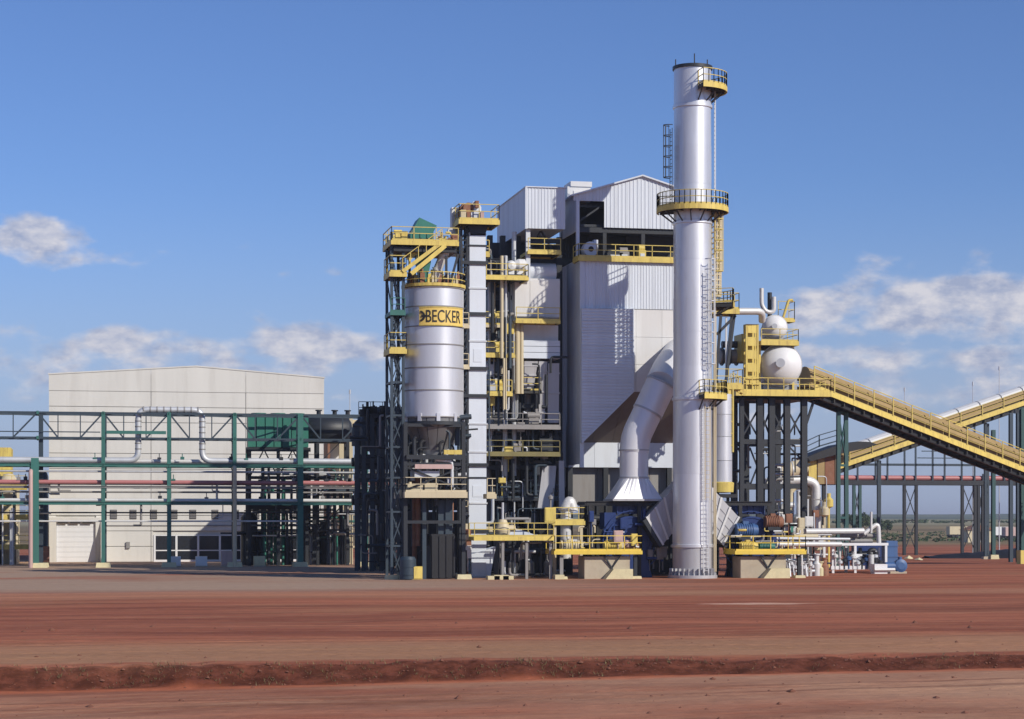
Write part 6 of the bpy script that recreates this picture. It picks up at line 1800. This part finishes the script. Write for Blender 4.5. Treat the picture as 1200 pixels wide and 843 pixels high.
def conveyors():
    A, B = P(943, 455.5, 184), P(1262, 580, 200)
    conveyor('near_conveyor', 'yellow railed conveyor gallery sloping down from the drums past the far gallery', A, B, 2.5, 'hood_brown', 2.0, 1.75)
    A2, B2 = P(962, 553, 228.4), P(1290, 440, 236)
    conveyor('far_conveyor', 'pale roofed conveyor gallery rising behind the other one', A2, B2, 2.6, 'hood_brown', 1.35, 1.3, 3.0, True)
    def on(A, B, u):
        lo, hi = 0, 1
        for _ in range(40):
            m = (lo+hi)/2; p = A.lerp(B, m)
            if 600+F_PX*math.tan(math.atan2(p.x, p.y)-YAW) < u: lo = m
            else: hi = m
        return A.lerp(B, lo)
    for k, (u, w, m) in enumerate(((987, .34, 'teal_dark'),)):
        p = on(A, B, u); hw = 6*PX(u, p.y)
        trestle(('green trestle under the upper end of the near conveyor', 'green trestle under the lower end of the near conveyor')[k], [(p.x-hw, p.y-.3), (p.x+hw, p.y+.3)], p.z-.8, w, m, None, 3, .15)
    for k, (u, m) in enumerate(((1156, 'blue_steel'), (1030, 'blue_steel'))):
        p = on(A2, B2, u); hw = (4, 3)[k]*PX(u, p.y)
        trestle(('dark trestle under the high part of the far conveyor', 'dark trestle under the low part of the far conveyor')[k], [(p.x-hw, p.y-.6), (p.x+hw, p.y+.6)], p.z-1.0, .30, m, 'trestles under the far conveyor', 4)
    p = on(A2, B2, 1160)
    t = thing('green_post', 'single green post propping the far conveyor', 'post', (p.x+.6, p.y, 0))
    q = P(1164, 500, 232)
    MB().ibeam((q.x, 232, 0), (q.x, 232, q.z-.4), .42, .42).build('shaft', 'teal_dark', t); footing(t, q.x, 232, 1.1, .5)
    t = thing('green_post', 'thick green post with a yellow foot by the picture edge', 'post', (X(1198, 205), 205, 0))
    x = X(1198.5, 205); MB().ibeam((x, 205, 0), (x, 205, Z(478, 205, 1198)), .55, .55).build('shaft', 'teal_dark', t)
    MB().box(x-.45, x+.45, 204.5, 205.5, -.05, 1.4).build('foot', 'yellow_paint', t)
    # pipe bridge far behind
    Y = 262.0
    t = thing('pipe_bridge', 'long low truss pipe bridge with a dull pink pipe beyond the conveyors', 'pipe bridge', (X(1090, Y), Y, 0))
    x0, x1 = X(945, Y), X(1290, Y); z0 = Z(566, Y, 1090)
    for yy in (Y, Y+2.2): MB().bar((x0, yy, z0), (x1, yy, z0), .3, .6).build('beam', 'dark_steel', t)
    zu = Z(545, Y, 1090)
    MB().bar((X(1000, Y), Y, zu), (X(1145, Y), Y, zu), .2, .3).build('upper_beam', 'blue_steel', t)
    for k, u in enumerate((1005, 1026, 1040, 1060, 1073, 1093, 1107, 1127, 1142, 1152, 1177)):
        zt = Z(max(500, 549-(u-1000)*.42) if u < 1150 else 560, Y, u)
        MB().bar((X(u, Y), Y, z0), (X(u, Y), Y, max(zt, zu if u < 1145 else z0+1.2)), .2).build('upright', 'blue_steel', t)
    for v, ua, ub in ((529, 1080, 1128), (520, 1082, 1112), (537, 1075, 1140)): MB().bar((X(ua, Y), Y, Z(v, Y, 1100)), (X(ub, Y), Y, Z(v, Y, 1100)), .12).build('rail', 'blue_steel', t)
    for ua, ub in ((1001, 1008), (1060, 1074), (1128, 1143), (1147, 1152)):
        pts = [(X(ua, Y), Y+.1), (X(ub, Y), Y+.1)]
        for x, y in pts: MB().ibeam((x, y, -.1), (x, y, z0), .36, .36).build('leg', 'dark_steel' if ua > 1020 else 'teal_dark', t)
        m = PB(t, 'brace', 'dark_steel')
        for za, zb in ((.5, z0*.48), (z0*.5, z0-.3)): m.bar((*pts[0], zb), (*pts[1], zb), .16); xbrace(m, *pts, za, zb, .1)
    single(MB().tube((x0, Y+.4, z0+.62), (x1, Y+.4, z0+.62), .33, 12), 'bridge_pipe', 'red_pipe', 'dull pink pipe lying along the far pipe bridge', 'pipe', (X(1090, Y), Y+.4, z0+.3))
    single(MB().tube((x0, Y+1.3, z0+.52), (x1, Y+1.3, z0+.52), .22, 10), 'bridge_pipe', 'galvanised', 'grey pipe behind the pink one on the far pipe bridge', 'pipe', (X(1090, Y), Y+1.3, z0+.3))
    # dark shed at the low end of the far conveyor, with a rusty yellow feed house
    Y = 226.0
    t = thing('feed_house', 'rust and ochre feed house with dark roof at the low conveyor end', 'feed house', (X(980, Y), Y, 0))
    MB().prism([P(u, v, Y-4) for u, v in [(946, 536), (962, 529), (985, 521), (1005, 517.5), (1020, 518), (1028, 521), (1012, 526), (980, 533), (950, 541)]][::-1], (0, 4, 0)).build('roof', 'black', t)
    for i, (ua, ub, m) in enumerate(((948, 957, 'yellow_paint'), (958, 966, 'hood_brown'), (967, 978, 'rust'), (979, 984, 'cream_paint'))):
        MB().box(X(ua, Y-3), X(ub, Y-3), Y-3-.1*(i % 2), Y, Z(568, Y, 960), Z(541-i*3, Y, 960)).build('wall_panel', m, t)
    for u in (950, 966, 983): MB().ibeam((X(u, Y-2.8), Y-2.6, 0), (X(u, Y-2.8), Y-2.6, Z(566, Y, u)), .35, .35).build('leg', 'dark_steel', t)
    m = MB()
    rail(m, [P(945, 531, Y-2), P(960, 524, Y-2), P(984, 517, Y-2)], 1.3, 2.2, .1); m.build('railing', 'blue_steel', t)
    t = thing('bulk_pipe', 'fat pale pipe end lying under the rusty feed house', 'pipe', P(930, 565, 224))
    MB().path([P(905, 556, 224), P(940, 549, 224), P(956, 549, 224)], 1.0, 20).build('pipe', 'cream_paint', t)
    for k in range(4): p = P(908+k*9, 555.3-k*1.5, 224); MB().tube(p, p+Vector((.1, 0, 0)), 1.08, 20).build('band', 'galvanised', t)
    # lamp masts
    for k, (u, v, yy, lab) in enumerate(((1060, 459, 262, 'thin mast just beyond the near conveyor'), (1140, 452, 264, 'thin mast beside the pale conveyor roof'), (1171, 434, 268, 'tallest thin mast beyond the pale conveyor roof'), (410, 462, 238, 'thin mast beyond the concrete hall corner'))):
        x = X(u, yy); z = Z(v, yy, u)
        t = thing('slender_mast', lab, 'mast', (x, yy, 0), 'thin masts')
        MB().tube((x, yy, 0), (x, yy, z), .08, 8, .045).build('pole', 'galvanised', t)
        MB().tube((x, yy, z), (x, yy, z+.5), .11, 8).build('mast_head', 'galvanised', t)
    # frame tops by the picture edge
    Y = 214.0
    t = thing('steel_portal', 'dark portal frame rising above the near conveyor by the picture edge', 'steel frame', (X(1190, Y), Y, 0))
    for u in (1184.5, 1193): MB().ibeam((X(u, Y), Y, 0), (X(u, Y), Y, Z(484, Y, u)), .38, .38).build('column', 'blue_steel', t)
    MB().bar((X(1189, Y), Y, Z(482, Y, 1190)), (X(1240, Y), Y, Z(482, Y, 1190)), .4, .5).build('beam', 'dark_steel', t)
    MB().bar((X(1232, Y), Y, 0), (X(1232, Y), Y, Z(482, Y, 1190)), .4).build('column', 'dark_steel', t)
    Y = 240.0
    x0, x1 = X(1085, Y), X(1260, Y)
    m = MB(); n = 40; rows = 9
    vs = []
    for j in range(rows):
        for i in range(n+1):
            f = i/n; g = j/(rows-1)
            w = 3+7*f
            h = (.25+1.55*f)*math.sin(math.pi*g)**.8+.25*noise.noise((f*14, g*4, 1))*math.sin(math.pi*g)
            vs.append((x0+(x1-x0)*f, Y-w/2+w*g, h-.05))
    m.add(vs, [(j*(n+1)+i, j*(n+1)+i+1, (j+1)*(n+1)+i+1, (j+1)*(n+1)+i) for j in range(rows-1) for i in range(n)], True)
    single(m, 'dark_heap', 'black', 'long low black heap on the red ground under the conveyors', 'heap', ((x0+x1)/2, Y, 0))  # low black mound, growing higher and wider towards one end
conveyors()

# ------------------------------------------------------------------ small plant clutter: lines, lamps, boxes, valves
def clutter():
    rnd = random.Random(99)
    def lines(t, n, u0, u1, v0, v1, ya, yb, mats, rs=(.05, .07, .1, .14), dm=3.5, lm=2.0):
        for i in range(n):
            u = rnd.uniform(u0, u1); v = rnd.uniform(v0, v1); yy = rnd.uniform(ya, yb); x = X(u, yy); z = max(.3, Z(v, yy, u))
            dz = rnd.uniform(-dm, dm); L = rnd.uniform(-lm, lm)
            z2 = max(.25, z+dz)
            MB().path([(x, yy, z), (x, yy, z2), (x+L, yy, z2)], rnd.choice(rs), 8, .3, 3).build('pipe', rnd.choice(mats), t)
    def boxes(t, n, u0, u1, v0, v1, ya, yb, mats):
        for i in range(n):
            u = rnd.uniform(u0, u1); v = rnd.uniform(v0, v1); yy = rnd.uniform(ya, yb); x = X(u, yy); z = max(.4, Z(v, yy, u)); w = rnd.uniform(.16, .4); h = rnd.uniform(.2, .5)
            MB().box(x-w, x+w, yy, yy+.35, z-h, z+h).box(x-w*.8, x+w*.8, yy-.03, yy, z-h*.8, z+h*.8).tube((x, yy+.2, z-h-1), (x, yy+.2, z-h), .04, 6).build('junction_box', rnd.choice(mats), t)
    D = ('dark_steel', 'galvanised', 'grey_plate', 'blue_steel')
    t = thing('boiler_pipework', 'dark and grey pipework strung between the boiler galleries', 'pipes', (X(590, 166.5), 166.5, 0))
    lines(t, 40, 571, 603, 300, 660, 166.4, 168.6, D); lines(t, 34, 606, 655, 428, 660, 166.4, 168.6, D)
    boxes(t, 8, 572, 602, 330, 650, 166.2, 166.8, ('cream_paint', 'galvanised', 'yellow_paint', 'grey_plate')); boxes(t, 5, 606, 655, 500, 620, 166.2, 166.8, ('grey_plate', 'dark_steel', 'grey_plate'))
    t = thing('elevator_pipework', 'thin lines and junction boxes clamped beside the elevator foot', 'pipes', (X(546, 161.4), 161.4, 0))
    lines(t, 16, 538, 549, 580, 670, 161.2, 162.0, ('dark_steel', 'rust', 'galvanised', 'dark_steel'), (.05, .07, .1), 3, .25); boxes(t, 6, 538, 549, 590, 665, 161, 161.4, ('cream_paint', 'rust', 'white_paint'))
    t = thing('fan_pipework', 'small lines and boxes crowding the draught fan near the flue foot', 'pipes', (X(725, 160), 160, 0))
    lines(t, 22, 690, 782, 592, 672, 159.9, 164, ('dark_steel', 'blue_paint', 'grey_plate', 'black'), (.05, .08, .12), 2, 1.2); boxes(t, 6, 692, 780, 600, 660, 159.9, 160.3, ('grey_plate', 'blue_paint', 'galvanised'))
    t = thing('drum_pipework', 'dark and grey pipes threading the drum support tower', 'pipes', (X(905, 178), 178, 0))
    lines(t, 34, 872, 945, 480, 640, 176.5, 181.5, ('dark_steel', 'galvanised', 'blue_steel', 'grey_plate')); lines(t, 26, 900, 972, 592, 650, 174, 181, ('white_pipe', 'galvanised', 'cream_paint', 'dark_steel', 'grey_plate'))
    boxes(t, 12, 900, 968, 596, 640, 173.5, 176, ('white_pipe', 'cream_paint', 'galvanised', 'rust'))
    t = thing('deck_pipework', 'small pale pipes and valves on the deck beside the manifold', 'pipes', (X(905, 158), 158, 2))
    lines(t, 18, 866, 942, 618, 646, 157.2, 159.4, ('cream_paint', 'galvanised', 'yellow_paint', 'grey_plate', 'white_pipe'), (.05, .07, .1), .7, .9); 
    t = thing('pump_pipework', 'small pale pipes and boxes on the deck near the walkway', 'pipes', (X(690, 158), 158, 2))
    lines(t, 16, 654, 750, 618, 646, 157.2, 159.4, ('cream_paint', 'galvanised', 'yellow_paint', 'grey_plate', 'white_pipe'), (.05, .07, .1), .7, .9); boxes(t, 5, 660, 745, 628, 640, 157.4, 158.6, ('cream_paint', 'yellow_paint', 'pink_paint'))
    t = thing('walkway_pipework', 'grey lines and valves in the shade under the yellow walkway', 'pipes', (X(615, 160), 160, 0))
    lines(t, 18, 584, 648, 640, 674, 158.4, 163, ('grey_plate', 'dark_steel', 'galvanised'), (.05, .08, .12))
    t = thing('rack_end_pipework', 'dark pipes crossing between the pipe tower and the silo legs', 'pipes', (X(470, 182), 182, 0))
    lines(t, 40, 420, 476, 500, 655, 180, 186, ('dark_steel', 'black', 'blue_steel', 'grey_plate'))
    t = thing('head_pipework', 'thin lines and boxes on the high deck around the green hood', 'pipes', (X(500, 159), 159, Z(283, 159, 500)))
    lines(t, 16, 462, 535, 270, 282, 158.6, 162, ('rust', 'cream_paint', 'galvanised', 'yellow_paint'), (.04, .06, .08), .4, .6)
    for i in range(14):
        u = rnd.uniform(462, 534); yy = rnd.uniform(158.5, 162); x = X(u, yy); z = Z(283, 159, 500); h = rnd.uniform(.3, .9)
        MB().box(x-.2, x+.25, yy, yy+.4, z, z+h).tube((x-.3, yy+.2, z+h), (x+.3, yy+.2, z+h), .16, 10).build('drive_unit', rnd.choice(('rust', 'cream_paint', 'grey_plate', 'yellow_paint')), t)
    t = thing('roof_pipework', 'brown and yellow machinery parts ringed by the silo roof railing', 'pipes', (SX, SY, szz(338)))
    for i in range(22):
        a = rnd.uniform(-3.1, .2); r = rnd.uniform(.6, 1.9); x, y, z = SX+r*math.cos(a), SY+r*math.sin(a), szz(338)+.1; h = rnd.uniform(.4, 1.0)
        MB().box(x-.18, x+.18, y-.15, y+.15, z, z+h).tube((x, y, z+h*.5), (x, y, z+h+.3), .09, 8).build('valve', rnd.choice(('rust', 'cream_paint', 'yellow_paint', 'grey_plate', 'rust')), t)
clutter()

# ------------------------------------------------------------------ far things
def leaf_crown(mb, c, rx, rz, n, size, rnd):
    for i in range(n):
        while True:
            p = Vector((rnd.uniform(-1, 1), rnd.uniform(-1, 1), rnd.uniform(-1, 1)))
            if p.length < 1: break
        k = 1+.25*noise.noise(p*2.2+Vector(c)*.1)
        q = Vector(c)+Vector((p.x*rx*k, p.y*rx*k, p.z*rz*k))
        a = Vector((rnd.uniform(-1, 1), rnd.uniform(-1, 1), rnd.uniform(-1, 1))).normalized()
        b = a.orthogonal().normalized(); d = a.cross(b)
        s = size*rnd.uniform(.6, 1.3)
        mb.add([q-b*s, q-d*s*.6, q+b*s, q+d*s*.6], [(0, 1, 2, 3)])
def far_things():
    rnd = random.Random(21)
    labs = ['broad dark tree, tallest one seen between the green trestle legs', 'low round tree beside the tallest far tree', 'dark tree just clear of the trestle', 'small tree at the end of the far clump', 'squat bush like tree before the far clump', 'pointed small tree behind the far clump']
    for k, (u, v, w) in enumerate(((1012, 601, 9), (1000, 604, 7), (1022, 605, 7), (1031, 607, 7), (1040, 610, 6), (992, 603, 7))):
        Y = 620+12*k
        x = X(u, Y); zg = ground_z(x, Y); ztop = Z(v, Y, u); r = w*PX(u, Y)
        t = thing('tree', labs[k], 'tree', (x, Y, zg), 'far trees beyond the plant')
        MB().tube((x, Y, zg-.3), (x, Y, zg+(ztop-zg)*.6), .3, 8, .14).tube((x, Y, zg+(ztop-zg)*.4), (x+r*.5, Y, zg+(ztop-zg)*.7), .12, 6).build('trunk', 'bark', t)
        m = MB(); h = (ztop-zg)
        for j in range(6): leaf_crown(m, (x+rnd.uniform(-.6, .6)*r, Y+rnd.uniform(-.5, .5)*r, zg+h*rnd.uniform(.45, .8)), r*.6, h*.26, 240, .35, rnd)
        m.build('crown', 'foliage', t)
    m = MB()
    for i in range(110):
        u = rnd.uniform(975, 1290); Y = 1000+rnd.uniform(-20, 60)
        x = X(u, Y); r = rnd.uniform(.5, 1.3)*(.5+.9*max(0, noise.noise((u*.02, 0, 4))+.4))
        leaf_crown(m, (x, Y, ground_z(x, Y)+r*.5), r*2.2, r*.8, 22, .7, rnd)
    o = m.build('treeline', 'foliage'); o['kind'] = 'stuff'; tag(o, 'dark tree line across the far fields', 'tree line')
    m = MB()
    for i in range(420):
        u = rnd.uniform(960, 1300); Y = 430+rnd.uniform(0, 260)
        x = X(u, Y); r = rnd.uniform(.25, .7)
        leaf_crown(m, (x, Y, ground_z(x, Y)+r*.4), r*1.4, r*.6, 14, .35, rnd)
    o = m.build('scrub', 'foliage'); o['kind'] = 'stuff'; tag(o, 'low scrub dotted over the brown field', 'scrub')
    def truck(u, Y, cab, body, lab):
        x = X(u, Y); z = ground_z(x, Y)
        t = thing('truck', lab, 'truck', (x, Y, z), 'trucks parked far behind the plant')
        MB().box(x-2.6, x+2.3, Y-1.15, Y+1.15, z+.9, z+3.0).build('cargo_box', body, t)
        MB().prism([(x+2.45, Y-1.1, z+.6), (x+4.3, Y-1.1, z+.6), (x+4.3, Y-1.1, z+1.6), (x+3.9, Y-1.1, z+2.6), (x+2.45, Y-1.1, z+2.6)], (0, 2.2, 0)).build('cab', cab, t)
        MB().box(x+3.0, x+3.9, Y-1.13, Y-1.105, z+1.65, z+2.35).build('window', 'dark_glass', t)
        MB().box(x-2.6, x+4.2, Y-.9, Y+.9, z+.5, z+.85).build('chassis', 'black', t)
        for dx in (-1.6, -.4, 3.4):
            for s_ in (-1, 1): MB().tube((x+dx, Y+s_*1.0, z+.48), (x+dx, Y+s_*1.2, z+.48), .48, 14).build('wheel', 'black', t)
    truck(1122, 520, 'white_paint', 'cream_paint', 'white and cream truck between the lattice legs of the far bridge')
    truck(1176, 500, 'white_paint', 'white_paint', 'white box truck beyond the single green post')
    truck(1188, 480, 'white_paint', 'pink_paint', 'pinkish box truck parked next to the white box truck')
    Y = 420; x = X(1150, Y); z = ground_z(x, Y)
    t = thing('far_shed', 'low pinkish shed far behind the lattice bridge legs', 'shed', (x, Y, z))
    MB().box(x-3, x+3, Y, Y+4, z-.2, z+2.6).build('wall', 'cream_paint', t)
    MB().prism([(x-3.3, Y-.3, z+2.6), (x+3.3, Y-.3, z+2.6), (x, Y-.3, z+3.7)], (0, 4.6, 0)).build('roof', 'rust', t)
    MB().box(x-.5, x+.5, Y-.05, Y+.05, z, z+2).build('door', 'grey_plate', t)
    labs = ['first pale fence stone by the blue pump', 'second pale stone farther from the blue pump']
    for i, (u, v) in enumerate(((1064, 655), (1077, 656.5))):
        Y = EYE*F_PX/(v-HORIZON)*(CA-SA*(u-600)/F_PX); x = X(u, Y); m = MB(); lump(m, (x, Y, 0), .6, i)
        single(m, 'white_stone', 'footing_cream', labs[i], 'stone', (x, Y, 0), 'pale stones on the red ground')
far_things()

# ------------------------------------------------------------------ the air
def haze():
    m = bpy.data.materials.new('haze'); m.use_nodes = True
    t = m.node_tree; t.nodes.clear()
    out = N(t, 'ShaderNodeOutputMaterial'); v = N(t, 'ShaderNodeVolumePrincipled')
    v.inputs['Color'].default_value = (0.86, 0.90, 1.0, 1); v.inputs['Density'].default_value = 0.00016; v.inputs['Anisotropy'].default_value = 0.2
    t.links.new(v.outputs[0], out.inputs['Volume'])
    o = MB().box(-6100, 6100, -400, 8100, -2.0, 43.0).build('haze', m); o['kind'] = 'stuff'; tag(o, 'thin pale haze of the dry air over the plain', 'haze')
haze()
